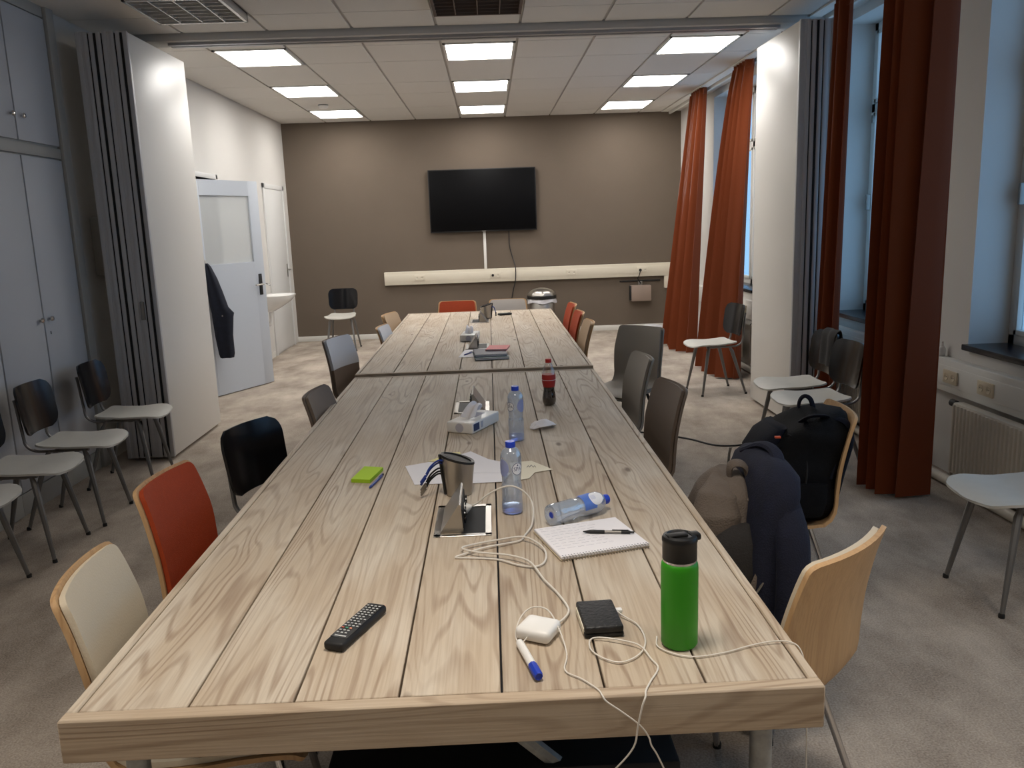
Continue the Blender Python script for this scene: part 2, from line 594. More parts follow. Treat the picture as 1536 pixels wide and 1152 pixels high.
gr = G().box(XR, XR+.3, YF, YB, 0, WZ0).box(XR, XR+.3, YF, YB, WZ1, ZC)
ys = [YF]+[v for q in WIN for v in q]+[YB]
for i in range(0, len(ys), 2):
    gr.box(XR, XR+.3, ys[i], ys[i+1], WZ0, WZ1)
struct(gr.build('wall_right', 'wall_white', smooth=0))
# skirting
struct(G().box(XL, XR, YB-.014, YB, 0, .075, .003).build('baseboard_back', 'trim_white'))
struct(G().box(XL, XL+.014, 9.2, 10.9, 0, .075, .003).build('baseboard_left', 'trim_white'))
# ceiling tiles
XS = [XL]+[-.33+.63*k for k in range(-3, 5)]+[2.62]
YS_FAR = [6.92, 7.30, 8.02, 9.16, 9.90, 11.04, 11.80, YB]
YS_NEAR = [3.68, 4.31, 4.94, 5.57, 6.20, 6.68]
LCOL = {1, 4, 7}
def tiles(Y, skip, dz):
    for j in range(len(Y)-1):
        for i in range(len(XS)-1):
            if (i, j) in skip:
                continue
            a, b, c, d = XS[i]+.011, XS[i+1]-.011, Y[j]+.004, Y[j+1]-.004
            G().box(a-(a+b)/2, b-(a+b)/2, c-(c+d)/2, d-(c+d)/2, -dz, 0).build('ceiling_tile', 'ceiling_tile', ceil, 0, ((a+b)/2, (c+d)/2, ZC))
tiles(YS_FAR, {(i, j) for i in LCOL for j in (1, 3, 5)}, .012)
tiles(YS_NEAR, {(1, 3), (4, 3)}, .012)
G().box(XL, XR, YF, 3.67, ZC-.012, ZC).build('ceiling_board', 'ceiling_tile', ceil, 0)
G().box(2.625, 2.65, YF, YB, ZC-.05, ZC).build('ceiling_edge', 'trim_white', ceil, 0)
G().box(2.66, XR, 3.67, YB, ZC-.006, ZC).build('ceiling_strip', 'wall_white', ceil, 0)
# header between the two halves of the room, with the track of the sliding wall
struct(G().box(XL, XR, 6.69, 6.91, ZC-.062, ZC, .002).build('trim_1', 'beam_grey'))
tk = G().box(-2.36, 2.30, 6.745, 6.785, ZC-.082, ZC-.062).box(-2.36, 2.30, 6.815, 6.855, ZC-.082, ZC-.062)
struct(tk.build('trim_2', 'alu', smooth=0))

# windows
for wi, (a, b) in enumerate(WIN):
    x0 = XR+.235
    fr = G()
    t = .06
    fr.box(x0, x0+.06, a, a+t, WZ0, WZ1, .004).box(x0, x0+.06, b-t, b, WZ0, WZ1, .004)
    fr.box(x0, x0+.06, a, b, WZ0, WZ0+t, .004).box(x0, x0+.06, a, b, WZ1-t, WZ1, .004)
    m = (a+b)/2
    fr.box(x0, x0+.06, m-.035, m+.035, WZ0, WZ1, .004).box(x0, x0+.06, a, b, 2.36, 2.43, .004)
    wo = struct(fr.build('window_%d' % (wi+1), 'trim_white'))
    for (p, q) in ((a+t, m-.035), (m+.035, b-t)):
        for (u, v) in ((WZ0+t, 2.36), (2.43, WZ1-t)):
            s = G()
            i2 = .03
            s.box(x0-.012, x0+.03, p, p+i2, u, v, .003).box(x0-.012, x0+.03, q-i2, q, u, v, .003)
            s.box(x0-.012, x0+.03, p, q, u, u+i2, .003).box(x0-.012, x0+.03, p, q, v-i2, v, .003)
            s.build('sash', 'trim_white', wo)
            G().box(x0+.018, x0+.024, p+i2, q-i2, u+i2, v-i2).build('pane', 'window_glass', wo, 0)
    G().box(x0-.05, x0-.012, b-.085, b-.065, 1.62, 1.74, .005).build('window_handle', 'steel_soft', wo)
    G().box(x0-.03, x0-.012, b-.09, b-.06, 2.28, 2.34, .005).build('window_stay', 'steel_soft', wo)
    tag_s = G().box(XR-.035, x0, a-.01, b+.01, WZ0-.03, WZ0+.004, .004).build('window_sill', 'sill_black', wo)
# service ducts along the window wall and back wall with sockets
def socket_double(parent, M, m='plastic_cream'):
    G().box(-.075, .075, -.012, 0, -.04, .04, .004, M=M).build('socket_plate', m, parent)
    for sx in (-.036, .036):
        R = M @ Matrix.Translation((sx, -.0115, 0)) @ Matrix.Rotation(PI/2, 4, 'X')
        G().lathe([(.022, -.001), (.022, .003), (.019, .003), (.017, .0015), (.0, .0015)], 16, M=R).build('socket_ring', m, parent)
        for px in (-.0075, .0075):
            G().lathe([(.0034, .0012), (.0034, .0022), (0, .0022)], 8, M=R @ Matrix.Translation((px, 0, 0))).build('socket_hole', 'black_matte', parent)
duct = thing('wall_duct', 'long cream cable duct across the brown back wall under the screen', 'cable duct', (.55, YB, .875))
G().box(-2.08, 2.10, -.055, 0, -.095, .095, .006).build('duct_body', 'plastic_cream', duct)
G().box(-2.079, 2.099, -.058, -.05, -.055, .055, .003).build('duct_cover', 'plastic_cream', duct)
for sx in (-1.57, -.47, .64, 1.68):
    socket_double(duct, Matrix.Translation((sx, -.057, 0)))
G().tube([(1.645, -.065, .0), (1.64, -.11, -.01), (1.62, -.11, -.08), (1.61, -.06, -.13), (1.66, -.05, -.2)], .007, 6, 5).build('plug_lead', 'black_matte', duct)
G().lathe([(.02, 0), (.02, .03), (.012, .04), (0, .04)], 12, M=Matrix.Translation((1.645, -.06, 0)) @ Matrix.Rotation(PI/2, 4, 'X')).build('plug', 'black_matte', duct)
G().lathe([(.019, 0), (.019, .02), (.012, .03), (0, .03)], 12, M=Matrix.Translation((-.506, -.06, 0)) @ Matrix.Rotation(PI/2, 4, 'X')).build('plug', 'black_matte', duct)
wd = thing('wall_duct', 'white cable duct with beige sockets below the window sills', 'cable duct', (XR, 6.0, .62))
G().box(-.062, 0, -7.4, 6.2, -.10, .10, .006).build('duct_body', 'trim_white', wd)
G().box(-.066, -.058, -7.38, 6.18, -.06, .06, .003).build('duct_cover', 'trim_white', wd)
RZ = Matrix.Rotation(-PI/2, 4, 'Z')
for yy in (-2.02, -1.52, -1.16, .78, 2.95):
    socket_double(wd, Matrix.Translation((-.065, yy, 0)) @ RZ, 'socket_beige')
# radiators
for k, (a, b) in enumerate(WIN[1:]):
    lab = ['white ribbed panel radiator behind the chair nearest the window at right',
           'white panel radiator under the window behind the two chairs',
           'white panel radiator hidden beside the right folding wall',
           'white panel radiator in the far right corner by the curtains'][k]
    rd = thing('radiator', lab, 'radiator', (XR-.02, (a+b)/2, .085), 0, 'radiators under the windows')
    L2 = (b-a)/2-.12
    G().box(-.115, -.05, -L2, L2, 0, .42, .008).build('core', 'radiator', rd)
    n = int(L2*2/.036)
    me = None
    for i in range(n):
        yy = -L2+.02+i*(2*L2-.04)/(n-1)
        if me is None:
            me = G().prism([(-.113, -.011), (-.125, -.006), (-.125, .006), (-.113, .011)], 'z', .012, .408).mesh('rib', 'radiator', 0)
        r_ = link('rib', me, rd, (0, yy, 0))
    G().tube([(-.075, L2+.045, -.08), (-.075, L2+.045, .40), (-.075, L2-.01, .40)], .011, 8).build('valve_pipe', 'radiator', rd)
    G().lathe([(.02, 0), (.022, .05), (.015, .06), (0, .06)], 12, M=Matrix.Translation((-.075, L2+.03, .40)) @ Matrix.Rotation(-PI/2, 4, 'X')).build('valve_knob', 'black_matte', rd)
hp = G().tube([(XR-.14, 1.0, .034), (XR-.14, 11.8, .034)], .030, 10)
tag(hp.build('heating_pipe', 'radiator'), 'thick white heating pipe running along the floor below the radiators', 'pipe')

# doors in the left wall
fr = G()
fr.box(XL-.12, XL+.012, DY0-.05, DY0, 0, DH+.05, .004).box(XL-.12, XL+.012, DY1, DY1+.05, 0, DH+.05, .004).box(XL-.12, XL+.012, DY0-.05, DY1+.05, DH, DH+.05, .004)
d1 = struct(fr.build('door_1', 'door_white'))
ang = math.atan2(.87, .44)
leaf = link('leaf', None, d1, (XL+.012, DY0+.02, .01), (0, 0, ang))
lf = leaf
Lw, Lh = .95, 2.12
g = G().box(0, .14, -.02, .02, 0, Lh, .003).box(Lw-.14, Lw, -.02, .02, 0, Lh, .003).box(.14, Lw-.14, -.02, .02, Lh-.15, Lh).box(.14, Lw-.14, -.02, .02, 0, 1.30)
g.build('leaf_board', 'door_grey', lf)
G().box(.14, Lw-.14, -.004, .004, 1.30, Lh-.15).build('leaf_pane', 'door_pane', lf, 0)
G().box(Lw-.10, Lw-.055, -.03, -.02, .95, 1.17, .004).build('handle_plate', 'black_matte', lf)
G().tube([(Lw-.078, -.02, 1.06), (Lw-.078, -.065, 1.06), (Lw-.20, -.07, 1.06)], .009, 8).build('handle', 'steel', lf)
d2 = G()
Y0, Y1 = 11.02, 11.98
d2.box(XL, XL+.02, Y0-.06, Y0, 0, 2.22, .003).box(XL, XL+.02, Y1, Y1+.06, 0, 2.22, .003).box(XL, XL+.02, Y0-.06, Y1+.06, 2.16, 2.22, .003)
d2o = struct(d2.build('door_2', 'door_white'))
G().box(XL+.002, XL+.014, Y0+.004, Y1-.004, .02, 2.155, .003).build('leaf', 'door_white', d2o)
G().box(XL+.014, XL+.02, Y1-.10, Y1-.06, .98, 1.16, .003).build('handle_plate', 'steel_soft', d2o)
G().tube([(XL+.014, Y1-.08, 1.08), (XL+.06, Y1-.08, 1.08), (XL+.065, Y1-.2, 1.08)], .009, 8).build('handle', 'steel', d2o)
# built-in cupboards
def knob(parent, y, z):
    M = Matrix.Translation((.02, y, z)) @ Matrix.Rotation(PI/2, 4, 'Y')
    G().lathe([(.017, 0), (.017, .003), (.008, .006), (.007, .02), (.015, .026), (.017, .033), (.013, .041), (0, .043)], 14, M=M).build('knob', 'chrome', parent)
for k, (y0, lab) in enumerate(((4.82, 'white built-in cupboard beside the left folding wall, crystal knobs on its doors'), (3.81, 'white built-in cupboard behind the nearest chairs at the left edge'))):
    cb = thing('cupboard', lab, 'cupboard', (XL+.002, y0, 0), 0, 'built-in cupboards along the left wall')
    g = G().box(0, .012, 0, 1.01, 0, 3.09)
    g.box(.012, .026, 0, 1.01, 0, .13, .003).box(.012, .03, 0, 1.01, 2.135, 2.20, .004).box(.012, .026, 0, 1.01, 3.02, 3.09, .003)
    g.build('carcass', 'cab_edge', cb)
    for i in (0, 1):
        for (z0, z1) in ((.14, 2.125), (2.215, 3.01)):
            d = G().box(.012, .032, i*.505+.006, i*.505+.497, z0, z1, .004).build('door', 'cab_white', cb)
            kz = 1.12 if z0 < 1 else 2.36
            knob(d, .45 if i == 0 else .565, kz)
            if z0 < 1 and i == 1:
                G().box(.03, .034, .562, .57, 1.02, 1.04, .001).build('keyhole', 'black_matte', d)
pil = G().box(XL+.001, XL+.05, 5.835, 5.93, 0, 3.09, .004)
struct(pil.build('trim_3', 'cab_edge'))
bx = thing('wall_box', 'small grey box on the wall behind the left folding wall', 'box', (XL, 6.30, 1.34))
G().box(.001, .10, -.13, .13, 0, .42, .012).build('case', 'cab_edge', bx)
G().box(.10, .104, -.08, .08, .03, .05, .001).build('slot', 'black_matte', bx)

# folding walls parked at both sides
def folding(name, label, x0, n, dirx, y0, y1, latch):
    t = thing(name, label, 'partition', (x0, y0, 0))
    W = .088
    for i in range(n):
        a = i*W
        p = G().box(a+.006, a+W-.008, .012, y1-y0, .025, 2.955, .002).build('panel', 'panel_white', t)
        G().box(a+.004, a+.034, 0, .03, .02, 2.96, .004).box(a+.052, a+W-.006, 0, .03, .02, 2.96, .004).box(a+.034, a+.052, .006, .03, .02, 2.96).build('edge_profile', 'alu_matte', p)
        if i < n-1: G().box(a+W-.007, a+W+.003, .01, y1-y0-.02, .03, 2.95).build('seal', 'rubber', p, 0)
        if i % 2 == 1:
            G().box(a+.036, a+.050, -.001, .02, .03, 2.95).build('gasket', 'rubber', p, 0)
        if i == 1:
            G().tube([(a+.043, .75, 2.95), (a+.043, .75, 3.03)], .008, 8).build('hanger', 'rubber', p)
    if latch is not None:
        G().box(latch-.014, latch+.014, -.012, .01, 1.03, 1.16, .004).build('latch', 'steel_soft', t)
    return t
folding('folding_partition', 'stack of folded white partition panels with grey edges beside the left cupboards', -2.70, 4, 1, 5.97, 7.05, .24)
folding('folding_partition', 'stack of folded white partition panels with blue-lit edges by the right windows', 2.262, 3, 1, 6.22, 7.20, None)

# curtains
def curtain(label, y0, y1, n, x_top, x_bot, a_top, a_bot, z1=3.07, seed=0, power=1.0, squeeze=1.0):
    rnd = random.Random(seed)
    ph = [rnd.uniform(-.5, .5) for _ in range(6)]
    c = thing('curtain', label, 'curtain', ((x_top+x_bot)/2, (y0+y1)/2, 0), 0, 'rust curtains along the windows')
    ox, oy = c.location.x, c.location.y
    A = []
    nu = n*12+1
    for i in range(nu):
        t = i/(nu-1)
        row = []
        for j in range(17):
            s = (j/16)
            z = .015+(z1-.05)*s
            k = (1-s)**power
            cx = x_bot*k+x_top*(1-k); am = a_bot*k+a_top*(1-k)
            sq = squeeze+(1-squeeze)*k
            tt = .5+(t-.5)*sq
            wv = math.sin(2*PI*n*t+ph[0])+.25*math.sin(4*PI*n*t+ph[1]+s)+.25*math.sin(2*PI*t*1.7+ph[2])
            row.append((cx+am*wv/1.3-ox, y0+(y1-y0)*(tt+.012*math.sin(4*PI*n*t+ph[3]+2*s))-oy, z))
        A.append(row)
    G().slab(A, .006).build('cloth', 'curtain_fabric', c, 80)
    A = []
    for i in range(nu):
        t = .5+(i/(nu-1)-.5)*squeeze
        wv = math.sin(2*PI*n*(i/(nu-1))+ph[0])
        A.append([(x_top+a_top*wv*.7-ox, y0+(y1-y0)*t-oy, z) for z in (z1-.07, z1-.035, z1)])
    G().slab(A, .012, .004).build('heading_tape', 'curtain_fabric', c, 80)
    return c
curtain('rust orange curtain in the far corner next to the brown wall', 9.85, 10.65, 5, 2.55, 2.34, .05, .15, seed=1, squeeze=.6)
curtain('rust orange curtain behind the white-seated chair by the far window', 8.12, 8.95, 5, 2.56, 2.33, .05, .16, seed=2, power=.8, squeeze=.55)
curtain('dark rust curtain squeezed between the right folding wall and the window', 5.98, 6.16, 2, 2.515, 2.475, .04, .06, seed=3)
curtain('large dark rust curtain nearest the camera, hanging to the floor at right', 4.47, 4.74, 3, 2.34, 2.30, .155, .17, seed=4)
rl = G().box(2.50, 2.60, 3.4, 12.2, ZC-.028, ZC-.013, .003)
tag(rl.build('curtain_rail', 'trim_white'), 'white curtain rail under the ceiling above the windows', 'curtain rail')

# ------------------------------------------------------------------ ceiling lights
names_r = ['nearest', 'middle', 'farthest']; names_c = {1: 'left', 4: 'centre', 7: 'right'}
for i in sorted(LCOL):
    for r, j in enumerate((1, 3, 5)):
        a, b, c, d = XS[i], XS[i+1], YS_FAR[j], YS_FAR[j+1]
        t = thing('ceiling_light', '%s of the three lit square ceiling panels in the %s row' % (names_r[r], names_c[i]), 'ceiling light', ((a+b)/2, (c+d)/2, ZC), 0, 'lit ceiling panels of the far half')
        hx, hy = (b-a)/2-.012, (d-c)/2-.004
        g = G().box(-hx, hx, -hy, -hy+.022, -.022, 0).box(-hx, hx, hy-.022, hy, -.022, 0).box(-hx, -hx+.022, -hy, hy, -.022, 0).box(hx-.022, hx, -hy, hy, -.022, 0)
        g.build('frame', 'trim_white', t, 0)
        G().box(-hx+.02, hx-.02, -hy+.02, hy-.02, -.016, -.004).build('diffuser', 'light_panel', t, 0)
def louvre(label, i, y0, y1, lit, dark=False, share=1.0):
    a, b = XS[i], XS[i+1]
    t = thing('ceiling_fitting', label, 'ceiling light', ((a+b)/2, (y0+y1)/2, ZC), 0, 'louvre fittings of the near half')
    hx, hy = (b-a)/2-.012, (y1-y0)/2-.004
    m = 'grille_brown' if dark else 'reflector'
    g = G().box(-hx, hx, -hy, -hy+.02, -.06, 0).box(-hx, hx, hy-.02, hy, -.06, 0).box(-hx, -hx+.02, -hy, hy, -.06, 0).box(hx-.02, hx, -hy, hy, -.06, 0).box(-hx, hx, -hy, hy, -.008, 0)
    g.build('housing', m, t, 0)
    for k in range(4):
        xx = -hx+(k+.5)*2*hx/4
        G().tube([(xx, -hy+.03, -.02), (xx, hy-.03, -.02)], .008, 8).build('tube', 'tube_lit' if lit else ('grille_brown' if dark else 'plastic_white'), t)
    for k in range(1, 4):
        xx = -hx+k*2*hx/4
        G().box(xx-.004, xx+.004, -hy+.02, hy-.02, -.058, -.01).build('baffle', m, t, 0)
    for k in range(1, 7):
        yy = -hy+k*2*hy/7
        G().box(-hx+.02, hx-.02, yy-.002, yy+.002, -.058, -.02).build('baffle', m, t, 0)
    if lit:
        ld = bpy.data.lights.new('louvre_lamp', 'AREA')
        ld.shape = 'RECTANGLE'; ld.size = 2*hx-.06; ld.size_y = 2*hy-.06
        ld.energy = LOUVRE_WATTS*share; ld.color = (1.0, .92, .82); ld.spread = math.radians(112)
        lo = link('lamp', ld, t, (0, 0, -.063))
louvre('unlit silvery louvre fitting in the ceiling above the left cupboards', 1, 5.57, 6.20, False)
louvre('dark brown square grille in the middle of the near ceiling', 4, 5.57, 6.20, False, True)
louvre('lit louvre fitting in the ceiling above the near end of the table', 4, 1.20, 1.83, True)
louvre('lit louvre fitting in the ceiling at the near left, above the camera side', 1, .30, .93, True, False, 1.15)
louvre('lit louvre fitting in the ceiling at the near right, above the camera side', 7, .30, .93, True, False, 1.15)
sd = thing('smoke_detector', 'round white smoke detector between the left ceiling panels', 'smoke detector', (-1.92, 10.55, ZC-.012))
G().lathe([(.06, 0), (.06, -.02), (.045, -.045), (.02, -.05), (0, -.05)][::-1], 20).build('case', 'plastic_white', sd)
G().lathe([(.0605, -.006), (.0605, -.014)], 20).build('vent', 'rubber', sd)

# ------------------------------------------------------------------ screen and wall things
tv = thing('television', 'large black wall-mounted television on the brown back wall', 'television', (-.06, YB, 1.945))
G().box(-.766, .766, -.075, -.035, -.44, .44, .006).build('body', 'black_matte', tv)
G().box(-.752, .752, -.0775, -.072, -.422, .428, .001).build('screen', 'screen', tv)
G().box(-.30, .30, -.036, 0, -.2, .2, .004).build('wall_mount', 'black_matte', tv)
G().box(-.03, .03, -.079, -.074, -.437, -.428, .001).build('badge', 'steel_soft', tv)
cd = G().box(-.075, -.035, YB-.022, YB, .972, 1.505, .004)
tag(cd.build('cable_channel', 'plastic_white'), 'slim white vertical cable channel between television and wall duct', 'cable channel')
tag(G().tube([(.30, YB-.01, 1.51), (.30, YB-.012, 1.3), (.34, YB-.02, 1.12), (.375, YB-.075, .98), (.37, YB-.078, .80), (.33, YB-.03, .62), (.30, YB-.02, .45), (.31, YB-.02, .25)], .007, 6, 5).build('loose_cable', 'dark_cable'), 'thin dark cable hanging loose from the television down the wall', 'cable')
sp = thing('wall_speaker', 'small pinkish-grey box hanging below the duct near the corner', 'speaker', (2.20, YB, .54))
G().box(-.145, .145, -.13, -.02, -.115, .115, .01).build('case', 'speaker_grey', sp)
G().box(-.165, -.145, -.12, -.03, -.10, .11, .003).build('side_plate', 'black_matte', sp)
G().box(-.03, .03, -.04, 0, .10, .17, .004).build('bracket', 'steel_soft', sp)
G().box(-.30, .30, -.02, 0, .165, .185, .003).build('bracket_bar', 'black_matte', sp)
jb = thing('junction_box', 'small cream junction box below the duct end beside the far curtain', 'box', (2.60, YB, .70))
G().box(-.045, .045, -.05, 0, -.10, .10, .005).build('case', 'plastic_cream', jb)
G().box(-.035, .035, -.053, -.049, -.03, .03, .002).build('cover', 'plastic_cream', jb)
# ------------------------------------------------------------------ tables
TX = -.113
def table(label, y0, y1, lift=0.0, group='scaffold wood tables set end to end'):
    L = y1-y0
    t = thing('meeting_table', label, 'table', (TX, (y0+y1)/2, lift), 0, group)
    hx, hy = .703, L/2
    e = .022
    bw = .032
    seams = [-hx+e, -.59-TX, -.395-TX, -.2-TX, -.008-TX, .185-TX, .376-TX, hx-e]
    rnd = random.Random(int(y0*10))
    for i in range(7):
        a, b = seams[i], seams[i+1]
        h = (b-a)/2
        dz = rnd.uniform(-.0012, .0008)
        G().box(-h+.0022, h-.0022, -hy+bw+.001, hy-bw-.001, -.03, 0, .0016, 1).build('plank', 'scaffold_wood', t, loc=((a+b)/2, 0, .76+dz))
    G().box(-.0, e-.001, -hy+bw+.0005, hy-bw-.0005, -.085, 0, .003, 1).build('edge_board', 'scaffold_wood', t, loc=(-hx, 0, .76))
    G().box(-.0, e-.001, -hy+bw+.0005, hy-bw-.0005, -.085, 0, .003, 1).build('edge_board', 'scaffold_wood', t, loc=(hx-e+.001, 0, .76))
    for s in (-1, 1):
        G().box(-hx, hx, -bw/2, bw/2, -.085, .0005, .003, 1).build('edge_board', 'scaffold_wood_cross', t, loc=(0, s*(hy-bw/2), .76))
    lx, ly = hx-.075, hy-.13
    for sx in (-1, 1):
        for sy in (-1, 1):
            lg = G().tube([(sx*lx, sy*ly, -lift), (sx*lx, sy*ly, .70)], .0225, 14).build('leg', 'galvanised', t)
            G().lathe([(.03, 0), (.03, .012), (.024, .02)], 14, M=Matrix.Translation((sx*lx, sy*ly, -lift))).build('foot', 'black_matte', lg)
            G().lathe([(.036, .64), (.036, .70)], 14, M=Matrix.Translation((sx*lx, sy*ly, 0))).build('clamp', 'galvanised', lg)
    for sy in (-1, 1):
        G().tube([(-lx, sy*ly, .665), (lx, sy*ly, .665)], .021, 10).build('crossbar', 'galvanised', t)
        G().tube([(-lx, sy*ly*.985, .16), (lx, sy*ly*.985, .16)], .021, 10).build('crossbar', 'galvanised', t)
        G().tube([(0.0, sy*ly*.9, .63), (.30, sy*ly*.88, .33), (lx-.03, sy*ly*.96, .17)], .018, 8).build('brace', 'galvanised', t)
    G().tube([(0, -ly, .62), (0, ly, .62)], .021, 10).build('beam', 'galvanised', t)
    G().box(-hx+e, hx-e, -hy+bw, hy-bw, -.045, -.0305).build('gap_backing', 'dark_tray', t, 0, (0, 0, .76))  # dark sheet added beneath the planks so the gaps stay dark
    G().box(-.30, .50, -hy+.28, -hy+.95, .34, .42, .01).build('cable_tray', 'dark_tray', t)
    return t
table('pale scaffold-wood meeting table nearest the camera, its top strewn with bottles and cables', 1.391, 4.832)
table('scaffold-wood meeting table at the far end, below the television', 4.850, 8.211, .014)

# ------------------------------------------------------------------ plywood shell chairs
PROF = catmull([(.235, 0, .425), (.20, 0, .445), (.08, 0, .447), (-.06, 0, .438), (-.155, 0, .445), (-.205, 0, .49), (-.215, 0, .58), (-.228, 0, .68), (-.255, 0, .78), (-.285, 0, .862)], 4)
def shell_grid(i0, i1, inset, nv=11):
    n = len(PROF)
    ds = [0]
    for i in range(1, n):
        ds.append(ds[-1]+(PROF[i]-PROF[i-1]).length)
    L = ds[-1]
    rows = []
    smp = [0, .006, .016, .032, .055] + list(np.linspace(.09, L-.09, 22)) + [L-.055, L-.032, L-.016, L-.006, L]
    smp = [s*(L-2*inset)/L+inset for s in smp]
    for s in smp:
        x = float(np.interp(s, ds, [p.x for p in PROF])); z = float(np.interp(s, ds, [p.z for p in PROF]))
        t = s/L
        wd = float(np.interp(t, [0, .25, .45, .58, .8, 1], [.40, .42, .40, .385, .40, .37]))
        d = min(s-inset, L-inset-s)
        r = .022
        cut = r-math.sqrt(max(0, r*r-(r-min(d, r))**2))
        hw = wd/2-cut-inset
        dish = float(np.interp(t, [0, .4, .55, 1], [.0, .008, .016, .028]))
        row = []
        for j in range(nv):
            v = 1-2*j/(nv-1)
            yy = v*hw
            c = dish*(yy/(wd/2))**2
            row.append((x+(c if t > .45 else 0), yy, z+(c if t <= .45 else 0)))
        rows.append(row)
    return rows
def ply_chair(shell_m, pad_m, leg_m='chrome', sheen_m=None):
    t = thing('shell_chair', '', 'chair', (0, 0, 0), 0, 'shell chairs around the tables')
    G().slab(shell_grid(0, 1, 0), .012, -.0).build('shell', shell_m, t, 60)
    if pad_m:
        G().slab([r for r in shell_grid(0, 1, .010)], .014, .016).build('pad', pad_m, t, 60)
    if sheen_m:
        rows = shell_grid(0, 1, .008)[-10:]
        G().slab(rows, .02, .018).build('sheen_band', sheen_m, t, 60)  # pale band painting a reflection on the upper chair back
    for sx, sy in ((1, 1), (1, -1), (-1, 1), (-1, -1)):
        fx = .225 if sx > 0 else -.235
        tx = .16 if sx > 0 else -.12
        lg = G().tube([(0.0, sy*.10, .418), (tx*.85, sy*.125, .418), (tx, sy*.135, .408), (fx*.85+tx*.15, sy*.185, .10), (fx, sy*.205, 0.0)], .0105, 10, 4).build('leg', leg_m, t)
        G().lathe([(.013, 0), (.013, .015), (.011, .02)], 10, M=Matrix.Translation((fx, sy*.205, 0))).build('foot', 'black_matte', lg)
    G().box(-.11, .13, -.11, .11, .412, .424, .004).build('seat_plate', 'black_matte', t)
    return t
kinds = {}
def chair(kind, spec, x, y, rz, label):
    if kind not in kinds:
        kinds[kind] = ply_chair(*spec)
        o = kinds[kind]
        o.location = (x, y, 0); o.rotation_euler = (0, 0, math.radians(rz)); o['label'] = label
        return o
    return place(kinds[kind], True, (x, y, 0), rz, label)
BE = 'beech_ply'
chair('cream', (BE, 'pad_cream'), -.72, 1.90, 7, 'beech plywood chair with cream padded front at the near left corner of the table')
chair('orange', (BE, 'pad_orange'), -.82, 2.60, -5, 'beech chair with orange padded front beside the near left cream chair')
chair('taupe', ('taupe', 'taupe'), -.60, 3.93, -5, 'small-looking taupe chair tucked in at the left where the two tables meet')
chair('sheentop', ('taupe', 'taupe', 'black_matte', 'pad_white'), -.87, 5.86, -19, 'taupe chair with the reflection on its top put in as a pale grey band, pulled back left of the far table')
chair('white', (BE, 'pad_white'), -.60, 6.50, -5, 'chair with pale whitish pad on the left of the far table')
chair('beige', (BE, 'pad_beige', 'chrome', None), -.66, 7.41, -13, 'beige padded chair at the far left of the far table')
chair('orange', None, -.34, 8.20, -90, 'orange padded chair at the head of the far table, left of the pale one')
chair('greyp', (BE, 'pad_grey'), .17, 8.20, -90, 'pale grey padded chair at the table head in front of the steel bin')
chair('orange', None, .50, 7.76, 182, 'orange padded chair on the right of the far table, nearest the head')
chair('orange', None, .49, 7.05, 182, 'orange padded chair on the right of the far table, next to the beige one')
chair('beige', None, .49, 6.36, 182, 'beige padded chair on the right of the far table')
chair('taupeg', ('taupe_grey', 'taupe_grey', 'black_matte'), .89, 5.72, 227, 'grey chair with black legs turned towards the camera right of the far table')
chair('taupeg', None, .59, 4.62, 186, 'grey chair seen edge-on, tucked in at the right where the tables meet')
chair('taupe', None, .57, 3.76, 188, 'taupe chair with rounded top tucked in on the right of the near table')
chair('beechonly', (BE, None), 1.10, 3.20, 174, 'beech plywood chair carrying the black backpack')
chair('beechonly', None, .575, 2.52, 180, 'beech plywood chair hidden under the grey backpack and navy jacket')
chair('cream', None, .64, 2.01, 131, 'beech plywood chair turned away at the near right corner of the table')

